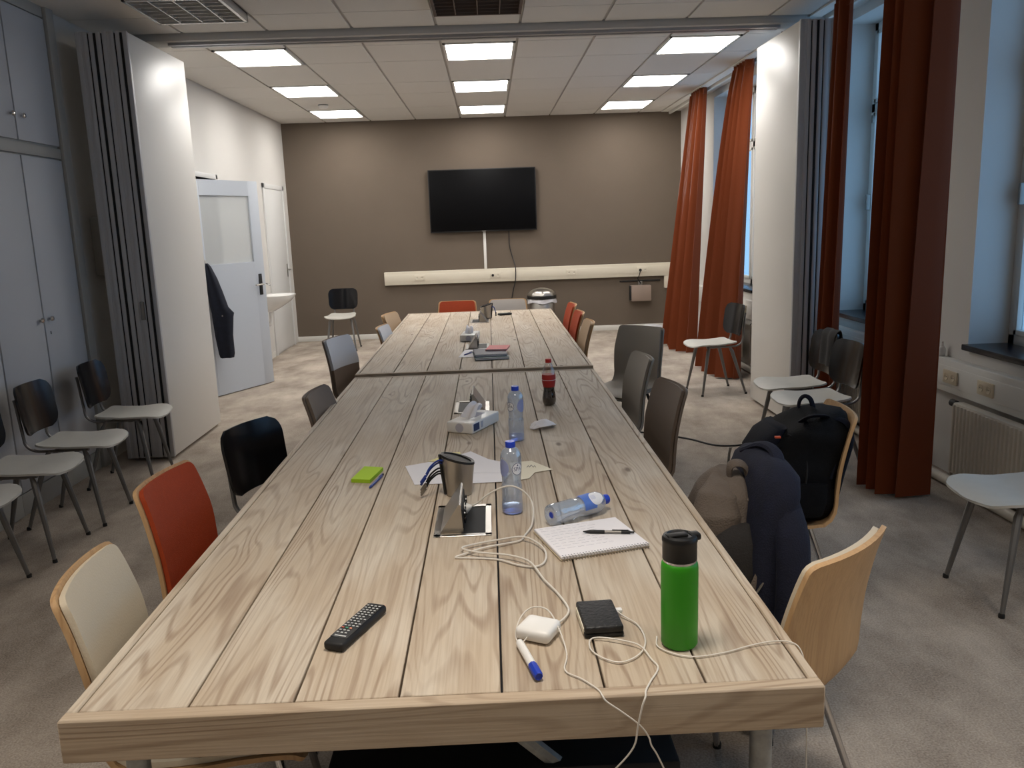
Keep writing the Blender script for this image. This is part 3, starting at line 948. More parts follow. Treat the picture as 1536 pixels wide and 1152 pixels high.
# ------------------------------------------------------------------ steel chairs with black backs
def revolt():
    t = thing('steel_chair', '', 'chair', (0, 0, 0), 0, 'steel chairs with black backs and pale seats')
    rows = []
    xs = [.225, .222, .212, .195, .17] + list(np.linspace(.13, -.12, 10)) + [-.15, -.172, -.185, -.19]
    for x in xs:
        wd = float(np.interp(x, [-.19, 0, .12, .225], [.34, .37, .42, .40]))
        d = min(.225-x, x+.19)
        r = .085 if x > 0 else .05
        cut = r-math.sqrt(max(0, r*r-(r-min(d, r))**2))
        hw = wd/2-cut
        z = .455+float(np.interp(x, [-.19, -.12, 0, .12, .18, .225], [.012, .002, -.006, 0, -.004, -.022]))
        rows.append([(x, -hw+2*hw*j/10, z+.010*abs(-1+2*j/10)**2) for j in range(11)])
    G().slab(rows, .011).build('seat', 'seat_grey', t, 60)
    for sx in (-.06, .05):
        for sy in (-.13, .13):
            G().lathe([(.006, 0), (.005, .002), (0, .0025)], 8, M=Matrix.Translation((sx, sy, .456))).build('seat_screw', 'revolt_steel', t)
    rows = []
    for i in range(17):
        s = i/16
        z = .530+.280*s
        d = min(s, 1-s)*.28
        r = .085
        cut = r-math.sqrt(max(0, r*r-(r-min(d, r))**2))
        hw = .205-cut*.75-.012*(1-s)
        row = []
        for j in range(13):
            v = -1+2*j/12
            row.append((-.232-.045*s+.045*(v*hw/.205)**2, v*hw, z))
        rows.append(row)
    bk = G().slab(rows, .011).build('backrest', 'revolt_black', t, 60)
    for sy in (-.125, .125):
        G().sphere((-.238, sy, .70), .007, 8).build('rivet', 'chrome', bk)
    for sy in (-1, 1):
        G().tube([(.10, sy*.12, .437), (-.10, sy*.125, .436), (-.19, sy*.128, .442), (-.236, sy*.13, .475), (-.247, sy*.13, .54), (-.262, sy*.13, .70), (-.268, sy*.13, .74)], .011, 8, 4, flat=.75).build('upright', 'revolt_steel', t)
        for fx, tx in ((.165, .075), (-.255, -.115)):
            lg = G().tube([(tx, sy*.13, .438), (tx+.02*math.copysign(1, fx), sy*.145, .40), (fx, sy*.195, .0)], [.010, .017, .0095], 8).build('leg', 'revolt_steel', t)
            G().lathe([(.0125, 0), (.0125, .014), (.010, .018)], 8, M=Matrix.Translation((fx, sy*.195, 0))).build('foot', 'rubber', lg)
    G().box(-.14, .11, -.012, .012, .428, .44, .003).box(.02, .05, -.13, .13, .426, .44, .003).box(-.10, -.07, -.13, .13, .426, .44, .003).build('seat_rail', 'revolt_steel', t)
    return t
rv = revolt()
spots = [((-2.42, 5.50), 3, 'black-backed chair in the left row, the one nearest the folding wall'),
         ((-2.42, 4.78), 2, 'black-backed chair in the left row, second from the folding wall'),
         ((-2.44, 4.26), 2, 'black-backed chair in the left row, third from the folding wall'),
         ((-2.47, 3.70), 0, 'black-backed chair in the left row, cut off by the left edge of the photo'),
         ((-.84, 3.43), -22, 'black-backed chair pulled up to the left side of the near table'),
         ((-2.02, 11.30), -90, 'black-backed chair standing alone against the brown back wall'),
         ((2.03, 7.62), 188, 'black-backed chair with bright seat by the rust curtain, beyond the right folding wall'),
         ((2.06, 5.62), 182, 'black-backed chair right next to the edges of the right folding wall'),
         ((2.02, 5.14), 184, 'black-backed chair half hidden by the large dark curtain'),
         ((2.15, 3.25), 182, 'pale-seated steel chair cut off by the right edge, in front of the ribbed radiator')]
for k, ((x, y), rz, lab) in enumerate(spots):
    place(rv, k > 0, (x, y, 0), rz, lab)
# ------------------------------------------------------------------ things on the tables
ZT = .7605
def on(x, y, z=0):
    return (x, y, ZT+z+(.014 if y > 4.85 else 0))
# television remote
t = thing('remote_control', 'black remote control lying on the near table', 'remote control', on(-.319, 1.690), 0)
t.rotation_euler = (0, 0, math.atan2(1.772-1.608, -.287+.352)-PI/2)
G().box(-.0235, .0235, -.096, .096, 0.001, .021, .007, 3).build('body', 'black_matte', t)
G().box(-.0205, .0205, -.072, .088, .0205, .0218, .0006, 1).build('key_field', 'black_gloss', t)
G().box(-.0215, .0215, .089, .0955, .010, .0195, .003).build('front_window', 'button_orange', t)
for r in range(13):
    for c in range(4):
        if (r in (5, 7) and c == 3) or (c == 3 and r < 3):
            continue
        x = -.0142+c*.0095 if r >= 2 else -.0135+c*.0095
        y = -.052+r*.0108
        m = 'button_grey'
        if r == 2:
            m = ['button_red', 'button_green', 'button_orange', 'button_blue'][c] if c < 4 else m
        G().box(x-.0028, x+.0028, y-.0019, y+.0019, .0216, .0230, .0006, 1).build('key', m, t, 0)
G().box(-.0135, .0135, -.0665, -.0625, .0217, .0221).build('print', 'button_grey', t, 0)
G().box(-.018, .018, -.0905, -.0885, .0195, .0203).build('print', 'button_grey', t, 0)
# green flask
t = thing('flask', 'tall green insulated flask with black lid on the near right of the table', 'flask', on(.359, 1.573), 12)
G().lathe([(0, .001), (.034, .001), (.037, .006), (.0375, .06), (.0375, .168), (.0365, .176), (.034, .181), (.030, .183)], 36).build('body', 'green_paint', t)
G().lathe([(.0325, .178), (.0338, .182), (.0338, .187), (.032, .188)], 36).build('ring', 'chrome', t)
lid = G().lathe([(.0345, .186), (.0345, .222), (.0355, .224), (.0355, .229), (.033, .234), (.026, .2365), (.024, .234), (0, .233)], 36).build('lid', 'lid_black', t)
G().box(.020, .043, -.012, .012, .222, .237, .005).build('hinge', 'lid_black', lid)
G().box(-.028, .015, -.010, .010, .231, .2385, .003).build('flap', 'lid_black', lid)
# whiteboard marker
t = thing('marker', 'white whiteboard marker with blue cap lying in front of the white adapter', 'marker', on(.0475, 1.521), 0)
t.rotation_euler = (0, 0, math.atan2(1.447-1.595, .065-.03)); t.location.z = ZT+.0095
RY = Matrix.Rotation(PI/2, 4, 'Y')
G().lathe([(0, -.072), (.006, -.072), (.0075, -.070), (.0085, -.060), (.0085, .026), (.0075, .03)], 18, M=RY).build('barrel', 'plastic_white', t)
G().lathe([(.0092, .026), (.0094, .03), (.0092, .066), (.0075, .070), (.006, .068), (0, .067)], 9, M=RY).build('cap', 'marker_blue', t, 25)
# laptop charger
t = thing('laptop_charger', 'white laptop charger with its long white cable looped on the near table', 'charger', on(.073, 1.632), 0)
ox, oy, oz = t.location
MR = Matrix.Rotation(math.radians(-28), 4, 'Z')
G().box(-.039, .039, -.037, .037, .001, .029, .010, 3, M=MR).build('brick', 'plastic_white', t)
def rel(P):
    return [(x-ox, y-oy, z-oz) for x, y, z in P]
arc = [(-.083, 2.36, .800), (-.060, 2.36, .812), (-.035, 2.36, .832), (.007, 2.36, .853), (.043, 2.36, .857), (.078, 2.355, .838), (.099, 2.34, .805), (.093, 2.27, .772)]
loop = [(.069, 2.202, .764), (.054, 2.164, .764), (.01, 2.14, .766), (-.046, 2.113, .768), (-.097, 2.078, .767), (-.119, 2.065, .764), (-.082, 2.058, .764), (-.009, 2.040, .764), (.043, 1.999, .764), (.086, 1.984, .764), (.112, 2.010, .766), (.117, 2.072, .769), (.095, 2.135, .771), (.058, 2.170, .773), (-.008, 2.158, .771), (-.069, 2.138, .77), (-.103, 2.108, .772), (-.060, 2.072, .773), (.008, 2.05, .773), (.052, 2.022, .773), (.078, 1.985, .772), (.102, 1.898, .768), (.13, 1.821, .765), (.147, 1.737, .765), (.128, 1.682, .768), (.105, 1.652, .775)]
G().tube(rel(arc+loop), .0026, 8, 5).build('mains_cable', 'cable_white', t)
thin = [(.050, 1.605, .775), (.040, 1.600, .766), (.028, 1.602, .764), (.026, 1.645, .766), (.040, 1.683, .782), (.066, 1.697, .794), (.098, 1.678, .794), (.117, 1.617, .778), (.125, 1.544, .764), (.116, 1.484, .763), (.145, 1.45, .763), (.170, 1.412, .7635), (.176, 1.391, .763), (.183, 1.383, .755), (.21, 1.38, .735), (.243, 1.38, .706), (.259, 1.38, .682), (.264, 1.38, .664), (.276, 1.385, .640), (.30, 1.40, .58)]
G().tube(rel(thin), .0016, 6, 5).build('power_cable', 'cable_white', t)
G().tube(rel([(-.112, 2.36, .792), (-.098, 2.36, .796), (-.080, 2.36, .801)]), [.016, .017, .004], 12).build('plug', 'plastic_white', t)
# black case with cable
t = thing('wallet', 'folded black leather wallet with a white cable plugged in its corner', 'wallet', on(.207, 1.672), 0)
ox, oy, oz = t.location
MR = Matrix.Rotation(math.radians(3), 4, 'Z')
G().box(-.041, .041, -.064, .064, .010, .026, .005, 3, M=MR).build('upper_flap', 'black_leather', t)
G().box(-.042, .042, -.062, .060, .0005, .011, .004, 3, M=MR).build('lower_flap', 'black_leather', t)
G().box(-.043, -.038, -.05, .05, .004, .018, .001, 1, M=MR).build('page_edge', 'paper_cream', t)
usb = [(.250, 1.706, .772), (.263, 1.693, .766), (.288, 1.651, .764), (.291, 1.583, .764), (.27, 1.531, .764), (.23, 1.503, .764), (.198, 1.519, .764), (.176, 1.555, .764), (.178, 1.594, .765), (.199, 1.600, .767), (.242, 1.582, .768), (.275, 1.557, .768), (.289, 1.511, .764), (.296, 1.477, .763), (.273, 1.432, .763), (.258, 1.400, .764), (.254, 1.384, .760), (.247, 1.378, .745), (.239, 1.378, .706), (.231, 1.38, .662), (.197, 1.385, .615), (.15, 1.40, .56)]
G().tube(rel(usb), .0018, 6, 5).build('cable', 'cable_white', t)
G().box(.036, .058, .030, .044, .006, .014, .002, M=MR).build('connector', 'plastic_white', t)
# lone cable running over the right edge
P = [(.318, 1.600, .7632), (.312, 1.560, .7632), (.338, 1.527, .7632), (.378, 1.512, .7632), (.439, 1.523, .7632), (.499, 1.545, .764), (.547, 1.554, .7655), (.580, 1.550, .7645), (.596, 1.538, .755), (.602, 1.525, .72), (.606, 1.515, .60), (.612, 1.52, .40), (.63, 1.55, .15), (.66, 1.60, .012), (.74, 1.66, .006), (.85, 1.60, .006)]
tag(G().tube(P, .0016, 6, 6).build('thin_cable', 'cable_white'), 'thin white cable curling round the green flask and over the table edge', 'cable')
# spiral notebook + pen
A0, B0, C0, D0 = Vector((.095, 2.240)), Vector((.151, 2.011)), Vector((.40, 2.082)), Vector((.339, 2.291))
cen = (A0+B0+C0+D0)/4
angn = math.atan2(C0.y-B0.y, C0.x-B0.x)
t = thing('notebook', 'open white spiral notebook with black pen on it', 'notebook', on(cen.x, cen.y), math.degrees(angn))
G().box(-.127, .127, -.106, .112, .0005, .003, .0008, 1).build('cover', 'card', t)
G().box(-.125, .125, -.106, .110, .003, .0115, .0015, 1).build('pages', 'paper', t)
for k in range(30):
    x = -.119+k*.0082
    P = [(x, -.106-.0045+.0065*math.cos(a), .0062+.0062*math.sin(a)) for a in np.linspace(0, 2*PI, 9)]
    G().tube(P, .0009, 4).build('wire_ring', 'steel', t)
    G().box(x-.0018, x+.0018, -.1015, -.0985, .0115, .0117).build('punch_hole', 'ink', t, 0)
rnd = random.Random(3)
for r in range(9):
    x = -.115
    while x < .03:
        wl = rnd.uniform(.008, .024)
        y = .095-r*.019+rnd.uniform(-.002, .002)
        pts = [(x+wl*q/5, y+rnd.uniform(-.0022, .0022), .0117) for q in range(6)]
        G().tube(pts, .0004, 4).build('handwriting', 'ink_faint', t)
        x += wl+.006
pn = thing('pen', 'black ballpoint pen lying on the open notebook', 'pen', (.2975, 2.166, ZT+.0115+.0055), math.degrees(math.atan2(-.021, .135)))
G().lathe([(0, -.070), (.0015, -.069), (.0045, -.055), (.0052, -.05), (.0052, -.012), (.0048, -.01)], 12, M=RY).build('grip', 'black_matte', pn)
G().lathe([(.0046, -.012), (.0046, .040)], 12, M=RY).build('barrel', 'steel_soft', pn)
G().lathe([(.0048, .035), (.0048, .058), (.0028, .060), (.0028, .070), (0, .071)], 12, M=RY).build('end', 'black_matte', pn)
G().box(.010, .055, -.0015, .0015, .0045, .0068, .0006, 1).build('clip', 'black_matte', pn)

# water bottles
def bottle_profile():
    p = [(.0, .006), (.012, .004), (.024, .001), (.030, .003), (.0315, .010), (.0315, .03)]
    for k in range(9):
        z = .036+k*.006
        p.append((.0312-.001*(k % 2), z))
    p += [(.0285, .092), (.0280, .10)]
    for k in range(5):
        p.append((.0288-.0008*(k % 2)+.0004*k, .106+k*.004))
    p += [(.0312, .134), (.0318, .142), (.0318, .172), (.0305, .182), (.026, .192), (.019, .1995), (.0135, .204), (.0128, .209)]
    return p
def wrap(v, r, a0, z0):
    out = []
    for p in v:
        a = a0+p[0]/r
        out.append((r*math.cos(a), r*math.sin(a), z0+p[1]))
    return out
TXT = text_mesh('SPA', .0165)
def disc_patch(rad, n=28, m=5, ax=1.0):
    v = [(0, 0)]; f = []
    for i in range(1, m+1):
        for k in range(n):
            a = 2*PI*k/n
            v.append((ax*rad*i/m*math.cos(a), rad*i/m*math.sin(a)))
    for k in range(n):
        f.append((0, 1+k, 1+(k+1) % n))
    for i in range(m-1):
        for k in range(n):
            f.append((1+i*n+k, 1+i*n+(k+1) % n, 1+(i+1)*n+(k+1) % n, 1+(i+1)*n+k))
    return v, f
def ring_patch(r0, r1, n=28):
    v = []; f = []
    for k in range(n):
        a = 2*PI*k/n
        v += [(r0*math.cos(a), r0*math.sin(a)), (r1*math.cos(a), r1*math.sin(a))]
    for k in range(n):
        b = 2*((k+1) % n)
        f.append((2*k, 2*k+1, b+1, b))
    return v, f
def flat(name, v, f, m, parent):
    me = bpy.data.meshes.new(name)
    me.from_pydata([tuple(p) for p in v], [], f)
    me.materials.append(MATS[m])
    return link(name, me, parent)
def water_bottle(label, loc, rz, a_logo, a_spot):
    t = thing('water_bottle', label, 'bottle', loc, rz, 'half-litre water bottles on the near table')
    G().lathe(bottle_profile(), 36).build('body', 'bottle_clear', t, 50)
    G().lathe([(0, .0075), (.0285, .0045), (.0298, .010), (.0298, .022), (0, .0222)], 28).build('water', 'water', t)  # not water: blue tint painting the cap refracted in the base
    G().lathe([(.0145, .2035), (.0150, .206), (.0150, .219), (.0140, .221), (0, .2213)], 24).build('cap', 'blue_cap', t)
    R = .0322
    lab = flat('label', *(lambda v, f: (wrap(v, R, a_spot, .145), f))(*disc_patch(.026, ax=.8)), 'label_lilac', t)
    v, f = disc_patch(.0195)
    lo = flat('logo', wrap(v, R+.0001, a_logo, .142), f, 'label_white', t)
    v, f = ring_patch(.0172, .0190)
    flat('logo_ring', wrap(v, R+.0003, a_logo, .142), f, 'label_navy', lo)
    v, f = TXT
    flat('lettering', wrap([(p.x, p.y) for p in v], R+.0003, a_logo, .1415), f, 'label_navy', lo)
    v = [(-.003, .009), (.003, .009), (0, .015)]
    flat('emblem', wrap(v, R+.0003, a_logo, .142), [(0, 1, 2)], 'label_navy', lo)
    return t
water_bottle('upright water bottle with blue cap beside the metal cup', on(.041, 2.408), 0, -.95, -2.45)
water_bottle('upright water bottle with blue cap next to the tissue box', on(.082, 3.257), 0, -2.35, -.75)
# lying bottle
t = thing('water_bottle', 'water bottle lying on its side behind the notebook', 'bottle', on(.145, 2.272, .0325), 0, 'half-litre water bottles on the near table')
dv = Vector((.318-.145, 2.392-2.272, 0))
inner = Matrix.Rotation(math.atan2(dv.y, dv.x), 4, 'Z') @ RY @ Matrix.Rotation(math.radians(0), 4, 'Z')
t.rotation_euler = inner.to_euler()
G().lathe(bottle_profile(), 36).build('body', 'bottle_clear', t, 50)
G().lathe([(.0145, .2035), (.0150, .206), (.0150, .219), (.0140, .221), (0, .2213)], 24).build('cap', 'blue_cap', t)
G().lathe([(0, .0045), (.010, .0045), (.011, .007), (0, .009)], 16).build('base_refraction', 'blue_cap', t)  # blue disc painting the cap's colour refracted in the base
v = [(x, z) for z in np.linspace(-.032, .014, 6) for x in np.linspace(-.042, .030, 14)]
f = [(i*14+j, i*14+j+1, (i+1)*14+j+1, (i+1)*14+j) for i in range(5) for j in range(13)]
lb = flat('label', wrap(v, .0322, PI+.75, .140), f, 'label_blue', t)
v, f = disc_patch(.0235)
lw = flat('label_disc', wrap(v, .0324, PI+.70, .158), f, 'label_white', lb)
for r in range(4):
    for q in range(3):
        v = [(-.010+q*.005+e, -.010+r*.0045+h) for e, h in ((0, 0), (.0035, 0), (.0035, .0016), (0, .0016))]
        flat('small_print', wrap(v, .0326, PI+.70, .150), [(0, 1, 2, 3)], 'label_lilac', lb)
# cola bottle
t = thing('cola_bottle', 'cola bottle with red cap and red label, half full', 'bottle', on(.260, 3.89), 0)
body = [(0, .004), (.020, .001), (.028, .004), (.032, .018), (.0325, .035), (.030, .055), (.0265, .072), (.0270, .088), (.0305, .105), (.0325, .120), (.0325, .140), (.0300, .158), (.0245, .178), (.0175, .196), (.0130, .204), (.0125, .208)]
G().lathe(body, 32).build('body', 'cola_clear', t, 60)
G().lathe([(0, .006)]+[(r-.0012, z) for r, z in body[1:11]]+[(.0, .1405)], 28).build('drink', 'cola', t, 60)
G().lathe([(.0275, .088), (.0309, .105), (.0330, .120), (.0330, .140), (.0318, .148)], 32).build('label', 'red_label', t, 60)
G().lathe([(.0335, .1), (.0335, .1015)], 32, M=Matrix.Translation((0, 0, .022))).build('label_line', 'label_white', t)
G().lathe([(.0140, .204), (.0146, .207), (.0146, .219), (.0135, .2215), (0, .222)], 20).build('cap', 'red_cap', t)
# pop-up power units
def power_unit(label, x, y, rz, plug):
    t = thing('power_unit', label, 'power unit', on(x, y), rz, 'pop-up power units in the tables')
    hx, hy = .082, .132
    g = G().box(-hx, hx, -hy, -hy+.018, 0, .003, .0008, 1).box(-hx, hx, hy-.018, hy, 0, .003, .0008, 1).box(-hx, -hx+.02, -hy, hy, 0, .003, .0008, 1).box(hx-.018, hx, -hy, hy, 0, .003, .0008, 1)
    g.build('frame', 'steel', t)
    G().box(-.004, hx-.018, -hy+.018, hy-.018, .0002, .0008).build('well', 'black_matte', t, 0)
    tri = [(-.064, .002), (-.008, .085), (-.003, .082), (.002, .002)]
    G().prism(tri, 'y', -.104, .104).build('block', 'steel', t)
    G().box(-.004, .004, -.095, .095, .008, .066, .003, M=Matrix.Translation((.001, 0, .002)) @ Matrix.Rotation(math.radians(-3), 4, 'Y')).build('socket_strip', 'black_matte', t)
    for yy in (-.062, 0, .062):
        G().lathe([(.021, 0), (.021, .004), (.018, .004), (.017, .0005), (0, .0005)], 18, M=Matrix.Translation((.005, yy, .036)) @ RY).build('socket', 'black_gloss', t)
    return t
power_unit('pop-up steel power unit in the near table with the white charger plugged in', -.105, 2.352, 0, True)
power_unit('pop-up steel power unit behind the tissue box on the near table', -.108, 3.90, 180, False)
power_unit('pop-up steel power unit on the far table behind the notebooks', -.105, 5.80, 0, False)
power_unit('pop-up steel power unit at the far end beside the small cup', -.105, 7.36, 180, False)
# metal cup with cables
def cup(name, label, x, y, rz, big):
    t = thing(name, label, 'cup', on(x, y), rz, 'steel cable cups')
    n = 36
    secs_o = []; 
    for s in np.linspace(0, 1, 9):
        ring = []
        for k in range(n):
            a = 2*PI*k/n
            top = .118+.016*(-math.cos(a))
            r = .041+.013*s
            ring.append((r*math.cos(a), r*math.sin(a)*.92, .002+top*s))
        secs_o.append(ring)
    inner = []
    for s in np.linspace(1, .05, 6):
        ring = []
        for k in range(n):
            a = 2*PI*k/n
            top = .118+.016*(-math.cos(a))
            r = .041+.013*s-.010
            ring.append((r*math.cos(a), r*math.sin(a)*.92, .002+top*s))
        inner.append(ring)
    G().loft(secs_o+[inner[0]], caps=False).loft([secs_o[0]]).build('wall', 'steel', t)
    G().loft(inner).build('lining', 'lid_black', t)
    rim = [secs_o[-1][k] for k in range(n)]+[secs_o[-1][0]]
    mid = [((a[0]+b[0])/2, (a[1]+b[1])/2, a[2]+.001) for a, b in zip(secs_o[-1], inner[0])]
    G().loft([[(x_*1.012, y_*1.012, z_-.004) for x_, y_, z_ in secs_o[-1]], [(x_, y_, z_+.004) for x_, y_, z_ in secs_o[-1]], [(x_, y_, z_+.004) for x_, y_, z_ in inner[0]], [(x_, y_, z_-.006) for x_, y_, z_ in inner[0]]], caps=False).build('rim', 'lid_black', t)
    G().tube([(-.0425, 0, .004), (-.0505, 0, .07), (-.056, 0, .138)], .006, 6).build('cable_guide', 'lid_black', t)
    return t
t = cup('cable_cup', 'tapered steel cup with slanted black rim and adapter cables hanging from its side', -.127, 2.60, 8, True)
for k, (z, m) in enumerate(((.118, 'pen_blue'), (.108, 'pen_blue'), (.088, 'black_matte'), (.076, 'black_matte'), (.066, 'black_matte'))):
    y = -.012+.007*k
    dz = z
    lead = G().tube([(-.046, y, dz), (-.065, y-.005, dz+.004), (-.090, y-.012, dz-.012), (-.105, y-.018, dz-.034)], .003, 6, 4).build('lead', 'black_matte' if k > 1 else 'pen_blue', t)
    G().box(-.019, .010, -.005, .005, -.003, .003, .001, M=Matrix.Translation((-.112, y-.020, dz-.044)) @ Matrix.Rotation(math.radians(-52), 4, 'Y')).build('connector', m if k < 2 else 'steel_soft', lead)
t = cup('cable_cup', 'small-looking steel cup at the far end of the far table', -.045, 7.545, 180, False)
for k in range(3):
    lead = G().tube([(-.046, -.01+.01*k, .10), (-.07, -.01+.01*k, .10), (-.085, -.012+.01*k, .05)], .004, 6, 4).build('lead', 'pen_blue' if k != 1 else 'black_matte', t)
    G().box(-.092, -.080, -.018+.01*k, -.008+.01*k, .02, .055, .002).build('connector', 'label_lilac' if k == 0 else 'black_matte', lead)
# tissue boxes
def tissue(label, x, y, rz, mirror=1):
    t = thing('tissue_box', label, 'tissue box', on(x, y), rz, 'tissue packs on the tables')
    G().box(-.125, .125, -.062, .062, .001, .048, .007, 3).build('pack', 'plastic_white', t)
    G().box(-.115, -.065, -.0632, -.0618, .012, .042).build('print', 'label_navy', t, 0)
    G().box(-.05, -.032, -.0632, -.0618, .014, .040).build('print', 'ink_faint', t, 0)
    G().lathe([(.016, 0), (.019, 0), (.019, .0006), (.016, .0006)], 20, M=Matrix.Translation((-.1252, 0, .025)) @ Matrix.Rotation(-PI/2, 4, 'Y')).build('print', 'ink_faint', t)
    G().box(-.02, .07, -.02, .025, .0478, .0486).build('print', 'ink_faint', t, 0)
    rows = []
    for i in range(9):
        s = i/8
        row = []
        for j in range(9):
            v = -1+j/4
            row.append((-.05+.11*s+.012*math.sin(5*v+3*s), v*.030*(1-.35*s), .045+.045*math.sin(PI*s*.8)+.010*math.sin(4*v+s*4)*s+.012*abs(v)))
        rows.append(row)
    G().slab(rows, .0025).build('tissue', 'paper', t, 80)
    return t
tissue('white tissue pack with a tissue pulled out on the near table', -.095, 3.505, 63)
tissue('white tissue pack on the far table between two power units', -.165, 6.19, 85)
# sheets of paper
def sheet(name, pts, z, m, label, cat, group=None, th=.0008):
    c = Vector((sum(p[0] for p in pts)/len(pts), sum(p[1] for p in pts)/len(pts), ZT+z+(.014 if pts[0][1] > 4.85 else 0)))
    o = G().prism([(p[0]-c.x, p[1]-c.y) for p in pts], 'z', 0, th).build(name, m, None, 0, c)
    return tag(o, label, cat, group)
sheet('paper_sheet', [(-.335, 2.941), (-.282, 2.715), (-.06, 2.715), (-.08, 2.93), (-.25, 2.985)], .0008, 'paper', 'white paper sheet under the left side of the steel cup', 'paper', 'loose papers behind the steel cup')
sheet('paper_sheet', [(-.12, 2.70), (.018, 2.705), (.045, 2.80), (-.02, 2.83), (-.13, 2.80)], .0018, 'paper', 'white paper sheet between steel cup and upright water bottle', 'paper', 'loose papers behind the steel cup')
sheet('paper_sheet', [(-.10, 2.82), (.025, 2.80), (.03, 2.93), (-.03, 2.98), (-.10, 3.10), (-.15, 3.05)], .0028, 'paper', 'white paper sheet farthest behind the steel cup', 'paper', 'loose papers behind the steel cup')
sheet('paper_sheet', [(-.255, 2.99), (-.13, 2.97), (-.14, 3.10), (-.17, 3.10)], .0018, 'paper_yellow', 'corner of a yellow paper sheet behind the steel cup', 'paper', 'loose papers behind the steel cup')
o = sheet('note_card', [(.055, 2.71), (.108, 2.735), (.13, 2.80), (.195, 2.825), (.125, 2.945), (.045, 2.93)], .0008, 'paper_cream', 'torn cream note with a few dark letters, right of the upright bottle', 'note')
for k, (dx, dy) in enumerate(((.105, 2.862), (.116, 2.868), (.127, 2.858))):
    G().tube([(dx-o.location.x, dy-o.location.y, .0012), (dx+.006-o.location.x, dy+.02-o.location.y, .0012), (dx+.01-o.location.x, dy-o.location.y, .0012)], .0012, 4).build('lettering', 'ink', o)
t = thing('sticky_notes', 'bright green pad of sticky notes on the left of the near table', 'sticky notes', on(-.459, 2.838), 0)
P = [(-.504, 2.773), (-.437, 2.755), (-.410, 2.902), (-.480, 2.925)]
P = [(x+.459, y-2.838) for x, y in P]
G().prism(P, 'z', .0003, .012).build('pad', 'sticky_green_edge', t, 0)
G().prism([(x*.995, y*.995) for x, y in P], 'z', .012, .0126).build('top_note', 'sticky_green', t, 0)
def pen(label, a, b, z, m, group='blue ballpoint pens'):
    a, b = Vector(a), Vector(b)
    L = (b-a).length
    c = (a+b)/2
    t = thing('pen', label, 'pen', on(c.x, c.y, z+.0052), math.degrees(math.atan2(b.y-a.y, b.x-a.x)), group)
    G().lathe([(0, -L/2), (.0015, -L/2), (.0045, -L/2+.012), (.0048, -L/2+.016), (.0048, L/2-.02), (.004, L/2-.018)], 12, M=RY).build('barrel', m, t)
    G().lathe([(.0032, L/2-.018), (.0032, L/2), (0, L/2+.001)], 10, M=RY).build('button', 'black_matte', t)
    G().box(L/2-.05, L/2-.01, -.0015, .0015, .004, .0066, .0006, 1).build('clip', m, t)
pen('blue pen lying against the green sticky notes', (-.430, 2.690), (-.402, 2.84), 0, 'pen_blue')
# crumpled white wrapper
secs = []
rows = []
rnd = random.Random(8)
for i in range(7):
    s = i/6
    row = []
    for j in range(7):
        v = -1+j/3
        ww = .048*math.sin(PI*min(.98, max(.06, s*.8+.08)))
        row.append((-.058+.12*s, v*ww, .004+.030*math.sin(PI*s)**.7*(1-.55*abs(v))+rnd.uniform(-.003, .003)))
    rows.append(row)
o = G().slab(rows, .003).build('paper_wrapper', 'paper', None, 15, on(.198, 3.445, .002), (0, 0, math.radians(35)))
tag(o, 'crumpled white paper wrapper right of the upright bottle by the tissue box', 'wrapper')
# far table: notebooks, sheet, pen, handset
sheet('paper_sheet', [(-.225, 5.34), (-.06, 5.33), (.04, 5.62), (-.19, 5.66)], .0008, 'paper', 'white paper sheet under the dark notebooks on the far table', 'paper')
def book(label, x, y, z, sx, sy, sz, rz, m):
    t = thing('notebook', label, 'notebook', on(x, y, z), rz, 'closed notebooks on the far table')
    G().box(-sx, sx, -sy, sy, 0, .002, .0006, 1).box(-sx, sx, -sy, sy, sz-.002, sz, .0006, 1).box(-sx, -sx+.004, -sy, sy, 0, sz, .001, 1).build('cover', m, t)
    G().box(-sx+.003, sx-.003, -sy+.003, sy-.003, .002, sz-.002).build('pages', 'paper', t, 0)
book('grey-green notebook at the bottom of the small stack on the far table', -.015, 5.33, .0018, .108, .145, .014, 4, 'book_teal')
book('dark navy notebook lying on the grey-green one', -.020, 5.36, .0162, .104, .13, .014, 3, 'book_navy')
book('red notebook on top of the small stack on the far table', .035, 5.46, .0306, .07, .095, .010, -8, 'book_red')
pen('blue pen lying across the white sheet on the far table', (-.19, 5.40), (-.135, 5.52), .001, 'pen_blue')
t = thing('handset', 'small dark device lying near the far end of the far table', 'handset', on(.125, 7.76), 25)
G().box(-.065, .065, -.028, .028, .0005, .022, .010, 3).build('body', 'black_matte', t)
G().box(-.03, .03, -.018, .018, .0215, .0228, .0006, 1).build('keypad', 'steel_soft', t)

# ------------------------------------------------------------------ bags and clothes
def rbox_secs(levels, n=32, wob=0.0):
    L_ = levels
    if wob:
        zs = [l[0] for l in levels]
        L_ = []
        for z in np.linspace(zs[0], zs[-1], 22):
            L_.append((z,)+tuple(float(np.interp(z, zs, [l[k] for l in levels])) for k in range(1, 6)))
    out = []
    for (z, cx, cy, rx, ry, p) in L_:
        ring = ell(cx, cy, rx, ry, z, n, p)
        if wob:
            q = []
            for (x, y, zz) in ring:
                s = 1+wob*(math.sin(23*z+14*y+9*x)+.7*math.sin(41*z-25*y)+.6*math.sin(37*x+31*y-17*z))
                q.append((cx+(x-cx)*s, cy+(y-cy)*s, zz+.010*math.sin(26*y+15*x)*(wob > 0)*(0 if z < .02 else 1)))
            ring = q
        out.append(ring)
    return out
